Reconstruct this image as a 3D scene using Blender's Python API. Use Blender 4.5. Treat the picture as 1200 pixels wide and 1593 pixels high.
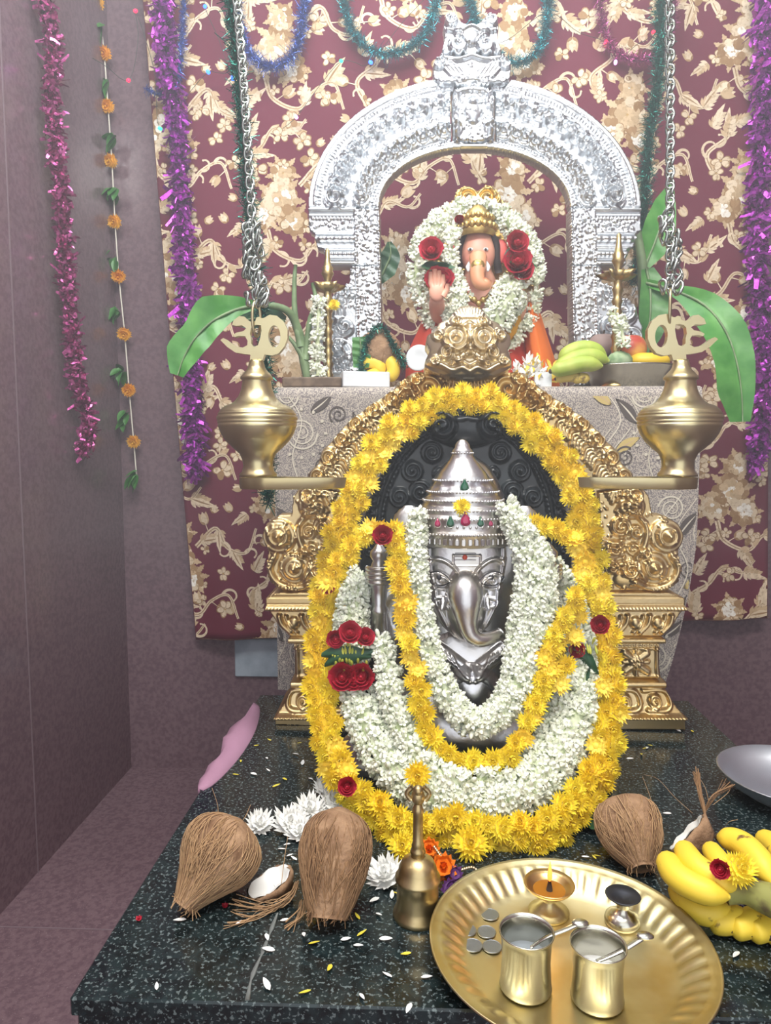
import bpy, math, random
import numpy as np
from mathutils import Vector, Matrix, Euler
from mathutils.geometry import tessellate_polygon

for o in list(bpy.data.objects):
    bpy.data.objects.remove(o)
SC = bpy.context.scene
COL = SC.collection
R = math.radians
rng = np.random.default_rng(7)
random.seed(7)

# ------------------------------------------------------------------ camera, world, lights, exposure
FPX, IW, IH = 1100.0, 1200, 1593
YAW, PITCH = R(2.3), R(-5.0)
CAMZ = 1.035
cam = bpy.data.cameras.new('camera')
camo = bpy.data.objects.new('camera', cam)
COL.objects.link(camo)
camo.location = (0, 0, CAMZ)
camo.rotation_euler = (R(90) + PITCH, 0, YAW)
cam.sensor_fit = 'HORIZONTAL'
cam.sensor_width = 36
cam.lens = 36 * FPX / IW
cam.clip_start = .01
SC.camera = camo

SC.view_settings.view_transform = 'Standard'
SC.view_settings.look = 'None'
SC.view_settings.gamma = 1
SC.view_settings.use_curve_mapping = False
SC.view_settings.exposure = 0.5
SC.cycles.max_bounces = 5
SC.cycles.caustics_reflective = False
SC.cycles.caustics_refractive = False

world = bpy.data.worlds.new('world')
SC.world = world
world.use_nodes = True
bgn = world.node_tree.nodes['Background']
bgn.inputs[0].default_value = (0.92, 0.95, 1.0, 1)
bgn.inputs[1].default_value = 1.25

def area(name, loc, target, size, power, color):
    l = bpy.data.lights.new(name, 'AREA')
    l.shape = 'RECTANGLE'
    l.size, l.size_y = size
    l.energy = power
    l.color = color
    o = bpy.data.objects.new(name, l)
    COL.objects.link(o)
    o.location = loc
    o.rotation_euler = (Vector(target) - Vector(loc)).to_track_quat('-Z', 'Y').to_euler()
    return o
area('ceiling_tube_light', (0.1, 0.15, 2.62), (0.1, 1.3, .7), (1.3, .35), 36, (1.0, .96, .9))
area('shrine_top_light', (0.1, 1.45, 2.72), (0.1, 1.95, 1.5), (1.2, .25), 11, (.88, .94, 1.0))
area('side_wall_fill', (-0.55, 0.5, 2.6), (-.9, 2.0, 1.6), (.8, .2), 11, (.85, .93, 1.0))  # unseen cool fill, added to brighten the upper left wall

# ------------------------------------------------------------------ pixel -> place
CAMR = np.array(camo.rotation_euler.to_matrix())
def ray(px, py):
    d = CAMR @ np.array([(px - IW / 2) / FPX, -(py - IH / 2) / FPX, -1.0])
    return d
def P(px, py, y):
    """point on the vertical plane at depth y"""
    d = ray(px, py)
    return np.array([0, 0, CAMZ]) + d * (y / d[1])
def G(px, py, z):
    """point on the horizontal plane at height z"""
    d = ray(px, py)
    return np.array([0, 0, CAMZ]) + d * ((z - CAMZ) / d[2])
def PP(pts, y):
    return np.array([P(a, b, y) for a, b in pts])

# ------------------------------------------------------------------ geometry helpers
def arr(a, n):
    return np.asarray(a, dtype=np.int64).reshape(-1, n)
class Geo:
    def __init__(s):
        s.v, s.q, s.t, s.c, s.n = [], [], [], [], 0
    def add(s, g, col=None):
        V, Q, T = g[:3]
        V = np.asarray(V, dtype=float).reshape(-1, 3)
        if Q is not None and len(Q): s.q.append(arr(Q, 4) + s.n)
        if T is not None and len(T): s.t.append(arr(T, 3) + s.n)
        s.v.append(V); s.n += len(V)
        if col is not None: s.c.append(np.tile(np.asarray(col, float), (len(V), 1)))
        return s
    def get(s):
        return (np.concatenate(s.v) if s.v else np.zeros((0, 3)),
                np.concatenate(s.q) if s.q else np.zeros((0, 4), int),
                np.concatenate(s.t) if s.t else np.zeros((0, 3), int))
def merge(*gs):
    g = Geo()
    for x in gs: g.add(x)
    return g.get()
def xf(g, M):
    M = np.array(M)
    return (np.asarray(g[0]) @ M[:3, :3].T + M[:3, 3], g[1], g[2])
def mesh(name, g, m=None, smooth=True, cols=None):
    V, Q, T = g[:3]
    me = bpy.data.meshes.new(name)
    nq, nt = len(Q), len(T)
    me.vertices.add(len(V))
    me.vertices.foreach_set('co', np.asarray(V, dtype=np.float32).ravel())
    me.loops.add(nq * 4 + nt * 3)
    li = np.concatenate([np.asarray(Q, int).ravel(), np.asarray(T, int).ravel()]).astype(np.int32)
    me.loops.foreach_set('vertex_index', li)
    me.polygons.add(nq + nt)
    st = np.concatenate([np.arange(nq) * 4, nq * 4 + np.arange(nt) * 3]).astype(np.int32)
    me.polygons.foreach_set('loop_start', st)
    me.polygons.foreach_set('use_smooth', np.full(nq + nt, smooth))
    me.update(calc_edges=True)
    me.validate()
    if cols is not None:
        ca = me.color_attributes.new('tint', 'FLOAT_COLOR', 'POINT')
        c = np.ones((len(V), 4), np.float32); c[:, :3] = cols
        ca.data.foreach_set('color', c.ravel())
    if m is not None: me.materials.append(m)
    return me
W = {}
def empty(name, loc, label=None, cat=None, group=None, kind=None):
    o = bpy.data.objects.new(name, None)
    COL.objects.link(o)
    o.empty_display_size = .02
    o.location = [float(c) for c in loc]
    W[o.name] = np.array(loc, float)
    tag(o, label, cat, group, kind)
    return o
def tag(o, label=None, cat=None, group=None, kind=None):
    if label: o['label'] = label
    if cat: o['category'] = cat
    if group: o['group'] = group
    if kind: o['kind'] = kind
    return o
def put(name, g, m, parent=None, smooth=True, cols=None, base=None, auto=None, **kw):
    """world-space geometry -> object; origin at base (default: bottom centre) or at the parent's origin"""
    V = np.asarray(g[0], float)
    if parent is not None: org = W[parent.name]
    elif base is not None: org = np.array(base, float)
    else:
        lo, hi = V.min(0), V.max(0)
        org = np.array([(lo[0] + hi[0]) / 2, (lo[1] + hi[1]) / 2, lo[2]])
    me = mesh(name, (V - org, g[1], g[2]), m, smooth, cols)
    o = bpy.data.objects.new(name, me)
    COL.objects.link(o)
    if parent is not None: o.parent = parent
    else: o.location = [float(c) for c in org]
    W[o.name] = org
    if auto:
        md = o.modifiers.new('es', 'EDGE_SPLIT'); md.split_angle = R(auto)
    tag(o, **kw)
    return o
def inst(name, me, M, parent=None, **kw):
    o = bpy.data.objects.new(name, me)
    COL.objects.link(o)
    M = Matrix(M)
    W[o.name] = np.array(M.translation)
    if parent is not None:
        o.parent = parent
        M = Matrix.Translation(Vector(-W[parent.name])) @ M
    o.matrix_local = M
    tag(o, **kw)
    return o
def TRS(loc, rot=(0, 0, 0), s=1.0):
    S = Matrix.Diagonal((s, s, s, 1)) if np.isscalar(s) else Matrix.Diagonal((*s, 1))
    return Matrix.Translation(Vector([float(c) for c in loc])) @ Euler(rot).to_matrix().to_4x4() @ S
def frame(loc, n, roll=0.0, s=1.0):
    """local +Z along n"""
    q = Vector([float(c) for c in n]).normalized().to_track_quat('Z', 'Y')
    S = Matrix.Diagonal((s, s, s, 1)) if np.isscalar(s) else Matrix.Diagonal((*s, 1))
    return Matrix.Translation(Vector([float(c) for c in loc])) @ q.to_matrix().to_4x4() @ Matrix.Rotation(roll, 4, 'Z') @ S

def grid_faces(nu, nv, wu=False, wv=False):
    i = np.arange(nu if wu else nu - 1)[:, None]
    j = np.arange(nv if wv else nv - 1)[None, :]
    a = (i % nu) * nv + (j % nv); b = ((i + 1) % nu) * nv + (j % nv)
    c = ((i + 1) % nu) * nv + ((j + 1) % nv); d = (i % nu) * nv + ((j + 1) % nv)
    return np.stack([a, b, c, d], -1).reshape(-1, 4)
NT = np.zeros((0, 3), int)
def lathe(prof, n=32, c=(0, 0, 0)):
    prof = np.array(prof, float)
    a = np.arange(n) * 2 * np.pi / n
    V = np.stack([prof[None, :, 0] * np.cos(a)[:, None], prof[None, :, 0] * np.sin(a)[:, None],
                  np.repeat(prof[None, :, 1], n, 0)], -1).reshape(-1, 3) + np.array(c, float)
    return V, grid_faces(n, len(prof), wu=True), NT
def smooth_path(pts, n):
    """Catmull-Rom through pts, resampled to n evenly spaced points"""
    p = np.array(pts, float)
    q = np.vstack([2 * p[0] - p[1], p, 2 * p[-1] - p[-2]])
    out = []
    for i in range(1, len(q) - 2):
        t = np.linspace(0, 1, 14, endpoint=False)[:, None]
        a, b, c, d = q[i - 1], q[i], q[i + 1], q[i + 2]
        out.append(.5 * (2 * b + (c - a) * t + (2 * a - 5 * b + 4 * c - d) * t ** 2 + (3 * b - a - 3 * c + d) * t ** 3))
    out.append(p[-1:])
    o = np.concatenate(out)
    L = np.concatenate([[0], np.cumsum(np.linalg.norm(np.diff(o, axis=0), axis=1))])
    s = np.linspace(0, L[-1], n)
    return np.stack([np.interp(s, L, o[:, k]) for k in range(p.shape[1])], -1)
def plen(p):
    return float(np.linalg.norm(np.diff(np.array(p), axis=0), axis=1).sum())
def frames(p):
    t = np.gradient(p, axis=0); t /= np.linalg.norm(t, axis=1)[:, None] + 1e-12
    up = np.array([0, 0, 1.]) if abs(t[0][2]) < .9 else np.array([1., 0, 0])
    a = np.zeros_like(p); b = np.zeros_like(p)
    x = np.cross(up, t[0]); x /= np.linalg.norm(x)
    for i in range(len(p)):
        x = x - t[i] * (x @ t[i]); x /= np.linalg.norm(x) + 1e-12
        a[i] = x; b[i] = np.cross(t[i], x)
    return t, a, b
def tube(pts, r, n=8, closed=False, cap=True, sq=1.0):
    p = np.array(pts, float); m = len(p)
    r = np.broadcast_to(np.asarray(r, float), (m,))
    t, a, b = frames(p)
    ang = np.arange(n) * 2 * np.pi / n
    V = (p[:, None] + r[:, None, None] * (np.cos(ang)[None, :, None] * a[:, None] + sq * np.sin(ang)[None, :, None] * b[:, None])).reshape(-1, 3)
    Q = grid_faces(m, n, wu=closed, wv=True)
    T = []
    if cap and not closed:
        V = np.vstack([V, p[0], p[-1]])
        k = m * n
        for i in range(n):
            T.append((k, (i + 1) % n, i))
            T.append((k + 1, (m - 1) * n + i, (m - 1) * n + (i + 1) % n))
    return V, Q, arr(T, 3)
def ball(c, r, nu=20, nv=12, rot=None):
    r = np.broadcast_to(np.asarray(r, float), (3,))
    u = np.arange(nu) * 2 * np.pi / nu; v = np.linspace(0, np.pi, nv)
    V = np.stack([np.sin(v)[None] * np.cos(u)[:, None], np.sin(v)[None] * np.sin(u)[:, None], np.repeat(np.cos(v)[None], nu, 0)], -1).reshape(-1, 3) * r
    if rot is not None: V = V @ np.array(Euler(rot).to_matrix()).T
    return V + np.array(c, float), grid_faces(nu, nv, wu=True), NT
def box(lo, hi, bev=0.0):
    lo, hi = np.array(lo, float), np.array(hi, float)
    if bev <= 0:
        V = np.array([[(lo, hi)[i][0], (lo, hi)[j][1], (lo, hi)[k][2]] for i in (0, 1) for j in (0, 1) for k in (0, 1)])
        Q = [(0, 1, 3, 2), (4, 6, 7, 5), (0, 4, 5, 1), (2, 3, 7, 6), (0, 2, 6, 4), (1, 5, 7, 3)]
        return V, arr(Q, 4), NT
    b = bev   # chamfered in plan and at top/bottom
    def ring(z, ins):
        x0, x1, y0, y1 = lo[0] + ins, hi[0] - ins, lo[1] + ins, hi[1] - ins
        return [(x0 + b, y0, z), (x1 - b, y0, z), (x1, y0 + b, z), (x1, y1 - b, z), (x1 - b, y1, z), (x0 + b, y1, z), (x0, y1 - b, z), (x0, y0 + b, z)]
    V = np.array(ring(lo[2], b) + ring(lo[2] + b, 0) + ring(hi[2] - b, 0) + ring(hi[2], b))
    Q = []
    for k in range(3):
        for i in range(8):
            j = (i + 1) % 8
            Q.append((k * 8 + i, k * 8 + j, k * 8 + 8 + j, k * 8 + 8 + i))
    for k, f in ((0, -1), (24, 1)):
        for i in (0, 2, 4):
            q = (k, k + i + 1, k + i + 2, k + (i + 3) % 8)
            Q.append(q if f > 0 else q[::-1])
    return V, arr(Q, 4), NT
def extrude(loops, y0, y1):
    """2-D loops (x,z) [outer, holes...] -> prism between y0 and y1"""
    L = [np.array(l, float) for l in loops]
    flat = np.concatenate(L)
    tri = tessellate_polygon([[Vector((a, b, 0)) for a, b in l] for l in L])
    n = len(flat)
    V = np.vstack([np.column_stack([flat[:, 0], np.full(n, y0), flat[:, 1]]), np.column_stack([flat[:, 0], np.full(n, y1), flat[:, 1]])])
    T = [tuple(t) for t in tri] + [tuple(i + n for i in t[::-1]) for t in tri]
    Q = []; o = 0
    for l in L:
        k = len(l)
        for i in range(k):
            Q.append((o + i, o + (i + 1) % k, n + o + (i + 1) % k, n + o + i))
        o += k
    return V, arr(Q, 4), arr(T, 3)
def replicate(g, Ms):
    """many copies of a small shape, Ms: (k,4,4)"""
    V, Q, T = g
    Ms = np.asarray(Ms, float); k = len(Ms); n = len(V)
    if k == 0: return np.zeros((0, 3)), arr([], 4), NT
    VV = np.einsum('kij,nj->kni', Ms[:, :3, :3], V) + Ms[:, None, :3, 3]
    off = (np.arange(k) * n)[:, None, None]
    return VV.reshape(-1, 3), (np.asarray(Q)[None] + off).reshape(-1, 4) if len(Q) else arr([], 4), (np.asarray(T)[None] + off).reshape(-1, 3) if len(T) else NT
def relief(X, Z, H, mask, ypl, back=0.02):
    """height field in the x-z plane: front at ypl-H, rim falls to ypl+back"""
    nz, nx = X.shape
    cell = mask[:-1, :-1] & mask[1:, :-1] & mask[:-1, 1:] & mask[1:, 1:]
    use = np.zeros_like(mask); inner = np.ones_like(mask)
    for dz in (0, 1):
        for dx in (0, 1):
            use[dz:nz - 1 + dz, dx:nx - 1 + dx] |= cell
    cp = np.zeros((nz + 1, nx + 1), bool); cp[1:-1, 1:-1] = cell
    inner = cp[:-1, :-1] & cp[1:, :-1] & cp[:-1, 1:] & cp[1:, 1:]
    Y = np.where(inner, ypl - H, ypl + back)
    idx = -np.ones(mask.shape, int); idx[use] = np.arange(use.sum())
    V = np.column_stack([X[use], Y[use], Z[use]])
    a, b, c, d = idx[:-1, :-1], idx[:-1, 1:], idx[1:, 1:], idx[1:, :-1]
    Q = np.stack([a, b, c, d], -1)[cell]
    return V, Q, NT

# ------------------------------------------------------------------ materials
def lin(c):
    c = np.array(c, float) / 255.0
    return tuple(np.where(c <= .04045, c / 12.92, ((c + .055) / 1.055) ** 2.4))
def mat(name, col, rough=.5, metal=0.0, noise=None, bump=None, attr=False, rand=None, sheen=0, spec=None, emit=None, trans=0, sss=0):
    m = bpy.data.materials.new(name)
    m.use_nodes = True
    nt = m.node_tree; N, L = nt.nodes, nt.links
    b = N['Principled BSDF']
    b.inputs['Roughness'].default_value = rough
    b.inputs['Metallic'].default_value = metal
    if spec is not None: b.inputs['Specular IOR Level'].default_value = spec
    if trans: b.inputs['Transmission Weight'].default_value = trans
    if sheen: b.inputs['Sheen Weight'].default_value = sheen
    c = (*lin(col), 1)
    b.inputs['Base Color'].default_value = c
    out = None
    tc = N.new('ShaderNodeTexCoord')
    if attr:
        a = N.new('ShaderNodeAttribute'); a.attribute_name = 'tint'
        out = a.outputs['Color']
    if noise:                      # (scale, detail, second colour, lo, hi)
        sc_, det, c2, lo, hi = noise
        n = N.new('ShaderNodeTexNoise'); n.inputs['Scale'].default_value = sc_; n.inputs['Detail'].default_value = det
        L.new(tc.outputs['Object'], n.inputs['Vector'])
        mr = N.new('ShaderNodeMapRange'); mr.inputs[1].default_value = lo; mr.inputs[2].default_value = hi
        L.new(n.outputs['Fac'], mr.inputs[0])
        mx = N.new('ShaderNodeMix'); mx.data_type = 'RGBA'
        L.new(mr.outputs[0], mx.inputs[0])
        if out is not None: L.new(out, mx.inputs[6])
        else: mx.inputs[6].default_value = c
        mx.inputs[7].default_value = (*lin(c2), 1)
        out = mx.outputs[2]
    if rand:                       # per-object colour variation towards a second colour
        oi = N.new('ShaderNodeObjectInfo')
        mx = N.new('ShaderNodeMix'); mx.data_type = 'RGBA'
        L.new(oi.outputs['Random'], mx.inputs[0])
        if out is not None: L.new(out, mx.inputs[6])
        else: mx.inputs[6].default_value = c
        mx.inputs[7].default_value = (*lin(rand), 1)
        out = mx.outputs[2]
    if out is not None: L.new(out, b.inputs['Base Color'])
    if bump:                       # (scale, strength, distance, detail)
        n = N.new('ShaderNodeTexNoise'); n.inputs['Scale'].default_value = bump[0]; n.inputs['Detail'].default_value = bump[3] if len(bump) > 3 else 3
        L.new(tc.outputs['Object'], n.inputs['Vector'])
        bp = N.new('ShaderNodeBump'); bp.inputs['Strength'].default_value = bump[1]; bp.inputs['Distance'].default_value = bump[2]
        L.new(n.outputs['Fac'], bp.inputs['Height'])
        L.new(bp.outputs['Normal'], b.inputs['Normal'])
    if emit:
        b.inputs['Emission Color'].default_value = (*lin(emit[0]), 1)
        b.inputs['Emission Strength'].default_value = emit[1]
    return m
def granite(name, base, dark, light, scale, rough, dens=.62, amount=.8):
    m = bpy.data.materials.new(name); m.use_nodes = True
    nt = m.node_tree; N, L = nt.nodes, nt.links; b = N['Principled BSDF']
    tc = N.new('ShaderNodeTexCoord')
    n1 = N.new('ShaderNodeTexNoise'); n1.inputs['Scale'].default_value = scale; n1.inputs['Detail'].default_value = 2; n1.inputs['Roughness'].default_value = .6
    n2 = N.new('ShaderNodeTexNoise'); n2.inputs['Scale'].default_value = scale * .35; n2.inputs['Detail'].default_value = 3
    mp = N.new('ShaderNodeMapping'); mp.inputs['Scale'].default_value = (1, 1, 1)
    L.new(tc.outputs['Object'], mp.inputs[0])
    for n in (n1, n2): L.new(mp.outputs[0], n.inputs['Vector'])
    r1 = N.new('ShaderNodeMapRange'); r1.inputs[1].default_value = dens; r1.inputs[2].default_value = dens + .06; r1.inputs[4].default_value = amount
    L.new(n1.outputs['Fac'], r1.inputs[0])
    r2 = N.new('ShaderNodeMapRange'); r2.inputs[1].default_value = .4; r2.inputs[2].default_value = .62
    L.new(n2.outputs['Fac'], r2.inputs[0])
    m1 = N.new('ShaderNodeMix'); m1.data_type = 'RGBA'
    m1.inputs[6].default_value = (*lin(base), 1); m1.inputs[7].default_value = (*lin(dark), 1)
    L.new(r2.outputs[0], m1.inputs[0])
    m2 = N.new('ShaderNodeMix'); m2.data_type = 'RGBA'
    L.new(r1.outputs[0], m2.inputs[0]); L.new(m1.outputs[2], m2.inputs[6]); m2.inputs[7].default_value = (*lin(light), 1)
    L.new(m2.outputs[2], b.inputs['Base Color'])
    b.inputs['Roughness'].default_value = rough
    return m
M = {}
M['wall'] = granite('brown_granite', (126, 104, 110), (110, 89, 96), (168, 148, 150), 260, .18, .66, .5)
M['slab'] = granite('dark_speckled_granite', (34, 46, 48), (20, 28, 30), (112, 124, 124), 230, .14, .57, .8)
M['gold'] = mat('gilded_sheet', (222, 198, 150), .34, 1, noise=(9, 2, (214, 184, 128), .4, .7), bump=(160, .12, .002))
M['goldpale'] = mat('pale_gilded_sheet', (224, 208, 176), .32, 1, bump=(160, .1, .002))
M['brass'] = mat('brass', (208, 196, 154), .32, 1, noise=(6, 2, (194, 174, 126), .4, .7), bump=(14, .06, .01))
M['brassplate'] = mat('plate_brass', (224, 212, 166), .38, 1, noise=(16, 3, (208, 184, 122), .4, .7), bump=(24, .08, .004))
M['silver'] = mat('silver_sheet', (216, 220, 224), .3, 1, bump=(220, .15, .002))
M['silverworn'] = mat('worn_silver', (216, 216, 220), .3, 1, noise=(14, 3, (192, 184, 170), .4, .75), bump=(130, .12, .003))
M['steel'] = mat('steel', (200, 198, 186), .24, 1, bump=(30, .04, .003))
M['darksteel'] = mat('sooty_metal', (70, 72, 78), .45, .8)
M['blackstone'] = mat('black_stone', (32, 37, 41), .3, 0, noise=(30, 3, (48, 54, 58), .4, .7), bump=(120, .15, .002))
M['white'] = mat('white_card', (226, 230, 232), .6)
M['leaf'] = mat('leaf_green', (58, 116, 52), .42, 0, noise=(26, 3, (86, 142, 70), .4, .65))
M['leafdark'] = mat('dark_leaf_green', (30, 72, 46), .42, 0, noise=(30, 2, (48, 92, 54), .4, .7))
M['stem'] = mat('pale_stem', (132, 156, 112), .5, 0, noise=(20, 3, (104, 126, 88), .4, .6))
M['thread'] = mat('white_thread', (226, 220, 205), .8)
M['yellow'] = mat('yellow_petal', (255, 236, 66), .6, 0, rand=(254, 222, 40), sheen=.2)
M['orange'] = mat('orange_petal', (253, 200, 64), .6, 0, rand=(250, 182, 44))
M['jasmine'] = mat('jasmine_petal', (244, 247, 232), .55, 0, rand=(238, 242, 220), sheen=.2)
M['jasminestuff'] = mat('jasmine_petal_mass', (242, 245, 230), .55, 0, noise=(90, 1, (222, 230, 198), .5, .75))
M['whitepetal'] = mat('white_petal', (244, 244, 240), .6)
M['rose'] = mat('red_rose', (186, 34, 58), .55, 0, rand=(166, 26, 46), noise=(60, 2, (206, 58, 80), .45, .7))
M['husk'] = mat('coconut_husk', (172, 138, 106), .85, 0, noise=(36, 5, (126, 94, 68), .38, .66), bump=(150, .7, .004, 5))
M['fibre'] = mat('coconut_fibre', (190, 154, 114), .8, 0, rand=(150, 114, 80))
M['flesh'] = mat('coconut_flesh', (240, 240, 236), .5)
# ------------------------------------------------------------------ room
SLAB = .5
XL, XR, YB = -.922, 1.36, 2.2
CEIL = 2.95
fl = put('floor', box((XL - .1, -1.2, -.06), (XR + .1, YB + .1, 0)), M['wall'], smooth=False, kind='structure')
put('wall_back', box((XL - .1, YB, 0), (XR + .1, YB + .1, CEIL)), M['wall'], smooth=False, kind='structure')
wl = put('wall_left', box((XL - .1, -1.2, 0), (XL, YB, CEIL)), M['wall'], smooth=False, kind='structure')
M['joint'] = mat('granite_joint', (128, 110, 116), .5)
for yy in (.75, 1.62):      # joints between the wall's granite panels
    put('panel_joint', box((XL - .001, yy, 0), (XL + .0012, yy + .004, CEIL)), M['joint'], wl, smooth=False)
put('panel_joint', box((XL, 1.42, -.001), (XL + .62, 1.423, .001)), M['joint'], fl, smooth=False)
put('wall_right', box((XR, -1.2, 0), (XR + .1, YB, CEIL)), M['wall'], smooth=False, kind='structure')
M['ceil'] = mat('ceiling_paint', (226, 226, 222), .9)
put('ceiling', box((XL - .1, -1.2, CEIL), (XR + .1, YB + .1, CEIL + .05)), M['ceil'], smooth=False, kind='structure')
# pale marble tile let into the wall below the curtain
M['marble'] = mat('pale_marble', (176, 190, 200), .3, 0, noise=(14, 4, (150, 164, 176), .4, .6))
a, b = P(366, 992, YB), P(436, 1052, YB)
put('trim_1', box((a[0], YB - .012, b[2]), (b[0], YB + .01, a[2]), .003), M['marble'], smooth=False, kind='structure')

# ------------------------------------------------------------------ stone altar
SX0, SX1, SY0, SY1 = -.336, .590, .636, 1.5
alt = empty('stone_altar', (.11, 1.15, 0), 'dark speckled granite altar slab on a stone plinth, strewn with petals', 'altar')
put('top_slab', box((SX0, SY0, SLAB - .02), (SX1, SY1, SLAB), .002), M['slab'], alt, smooth=False)
put('edge_slab', box((SX0 + .004, SY0 + .006, SLAB - .045), (SX1 - .004, SY1, SLAB - .0205), .002), M['slab'], alt, smooth=False)
put('plinth', box((SX0 + .13, SY0 + .2, 0), (SX1 - .13, SY1, SLAB - .0455), .004), M['wall'], alt, smooth=False)
M['seam'] = mat('pale_seam', (118, 122, 120), .5)
sp = [G(x, y, SLAB + .0004) for x, y in ((432, 1420), (410, 1478), (392, 1520), (385, 1556))]
put('seam', tube(smooth_path(sp, 16), [.0012, .0018, .0026, .003] * 4, 5, sq=.2), M['seam'], alt)

# ------------------------------------------------------------------ flat prints on cloth
class Print:
    def __init__(s, surf, h0=.0012):
        s.g = Geo(); s.surf = surf; s.h = h0; s.k = 0; s.org = np.zeros(2); s.sc = 1.0
    def _emit(s, uv, T, col):
        s.k += 1
        h = s.h + .00012 * (s.k % 14)
        uv = s.org + s.sc * (np.asarray(uv) - s.org)
        s.g.add((s.surf(uv[:, 0], uv[:, 1], h), None, T), lin(col))
    def poly(s, uv, col):        # star-shaped, fanned round its mean
        uv = np.asarray(uv, float); n = len(uv)
        c = uv.mean(0)
        s._emit(np.vstack([uv, c]), [(n, (i + 1) % n, i) for i in range(n)], col)
    def petal(s, c, ang, l, w, col, n=11, tip=.0):
        t = np.linspace(0, 2 * np.pi, n, endpoint=False)
        x = l * (.5 - .5 * np.cos(t)); y = w * .5 * np.sin(t) * (1 - tip * (x / l)) * (1 + .12 * np.sin(3 * t + ang * 7))
        ca, sa = math.cos(ang), math.sin(ang)
        s.poly(np.column_stack([c[0] + x * ca - y * sa, c[1] + x * sa + y * ca]), col)
    def leaf(s, c, ang, l, w, col, bend=.0, jag=0):
        n = 9
        x = np.linspace(0, l, n); p = np.sin(np.pi * (x / l) ** .8)
        if jag: p = p * (1 + jag * np.where(np.arange(n) % 2, 1, -1))
        cy = bend * l * np.sin(np.pi * x / l * .5)
        ca, sa = math.cos(ang), math.sin(ang)
        def wd(y): return np.column_stack([c[0] + x * ca - y * sa, c[1] + x * sa + y * ca])
        up, dn = wd(cy + w * .5 * p), wd(cy - w * .5 * p)
        T = []
        for i in range(n - 1):
            T += [(i, i + 1, n + i), (i + 1, n + i + 1, n + i)]
        s._emit(np.vstack([up, dn]), T, col)
    def ribbon(s, pts, w0, w1, col, n=24):
        p = smooth_path(pts, n)
        t = np.gradient(p, axis=0); t /= np.linalg.norm(t, axis=1)[:, None] + 1e-9
        nn = np.column_stack([-t[:, 1], t[:, 0]])
        w = np.linspace(w0, w1, n)[:, None] * .5
        T = []
        for i in range(n - 1):
            T += [(i, i + 1, n + i), (i + 1, n + i + 1, n + i)]
        s._emit(np.vstack([p + nn * w, p - nn * w]), T, col)
        return p, t
    def spiral(s, c, R0, turns, w, col, ph=0, d=1):
        t = np.linspace(0, 1, 28)
        a = ph + d * t * turns * 2 * np.pi
        r = R0 * (1 - .92 * t)
        pts = np.column_stack([c[0] + r * np.cos(a), c[1] + r * np.sin(a)])
        s.ribbon(pts, w, w * .5, col, 48)
    def done(s, name, m, parent):
        g = s.g
        return put(name, g.get(), m, parent, smooth=True, cols=np.concatenate(g.c))

# ------------------------------------------------------------------ red curtain
YC = 2.145
def cfold(x, z):
    e = np.clip((1.9 - z) * .6, .25, 1.2)
    return YC + e * (.010 * np.sin(x * 17 + 1.1) + .006 * np.sin(x * 37 + .4 + z * 1.2)) + .004 * np.sin(x * 8 + z * 3)
ctop = 2.72
cl0, cl1 = P(303, 997, YC), P(222, 0, YC)
cr0 = P(1197, 962, YC); cr1 = P(1193, 0, YC)
nx, nz = 150, 90
u = np.linspace(0, 1, nx)[:, None]; v = np.linspace(0, 1, nz)[None]
zb = cl0[2] + (cr0[2] - cl0[2]) * u
Zc = zb + (ctop - zb) * v
kx = (Zc - cl0[2]) / (cl1[2] - cl0[2])
xl = cl0[0] + (cl1[0] - cl0[0]) * kx; xr = cr0[0] + (cr1[0] - cr0[0]) * kx
Xc = xl + (xr - xl) * u
M['maroon'] = mat('maroon_cotton', (108, 32, 54), .85, 0, bump=(900, .15, .001))
cur = put('floral_curtain', (np.stack([Xc, cfold(Xc, Zc), Zc], -1).reshape(-1, 3), grid_faces(nx, nz), NT), M['maroon'],
          label='maroon cotton curtain printed with cream flowers and scrolling vines, hung behind the shrine', cat='curtain')
md = cur.modifiers.new('th', 'SOLIDIFY'); md.thickness = .0015; md.offset = 1
def csurf(x, z, h):
    k = (z - cl0[2]) / (cl1[2] - cl0[2])
    lo = cl0[0] + (cl1[0] - cl0[0]) * k + .002; hi = cr0[0] + (cr1[0] - cr0[0]) * k - .002
    x = np.clip(x, lo, hi)
    uu = (x - lo) / (hi - lo)
    z = np.clip(z, cl0[2] + (cr0[2] - cl0[2]) * uu + .003, ctop)
    return np.column_stack([x, cfold(x, z) - h, z])
pr = Print(csurf, .0016)
CREAM, TAN, BROWN, PALE, GOLDC = (226, 206, 176), (204, 176, 138), (160, 124, 84), (246, 240, 228), (194, 158, 100)
rp = random.Random(5)
def jit(c, a=12):
    k = rp.uniform(-a, a)
    return tuple(min(255, max(0, v + k)) for v in c)
def peony(c, r):
    for k in range(7):           # backing leaves
        a = k / 7 * 6.283 + rp.uniform(-.3, .3)
        pr.leaf((c[0] + .7 * r * math.cos(a), c[1] + .7 * r * math.sin(a)), a, r * .8, r * .38, jit(TAN), rp.uniform(-.2, .2), .25)
    for n, rr, l, colr in ((10, .42, .66, BROWN), (10, .40, .6, CREAM), (9, .24, .5, TAN), (8, .22, .45, PALE), (6, .06, .36, TAN), (6, .05, .31, PALE)):
        o = rp.uniform(0, 6)
        for k in range(n):
            a = o + k / n * 6.283 + rp.uniform(-.12, .12)
            pr.petal((c[0] + rr * r * math.cos(a), c[1] + rr * r * math.sin(a)), a, l * r, l * r * .95, jit(colr), 10)
    for k in range(5):
        a = k / 5 * 6.283
        pr.petal((c[0], c[1]), a, r * .12, r * .08, GOLDC, 6)
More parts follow.
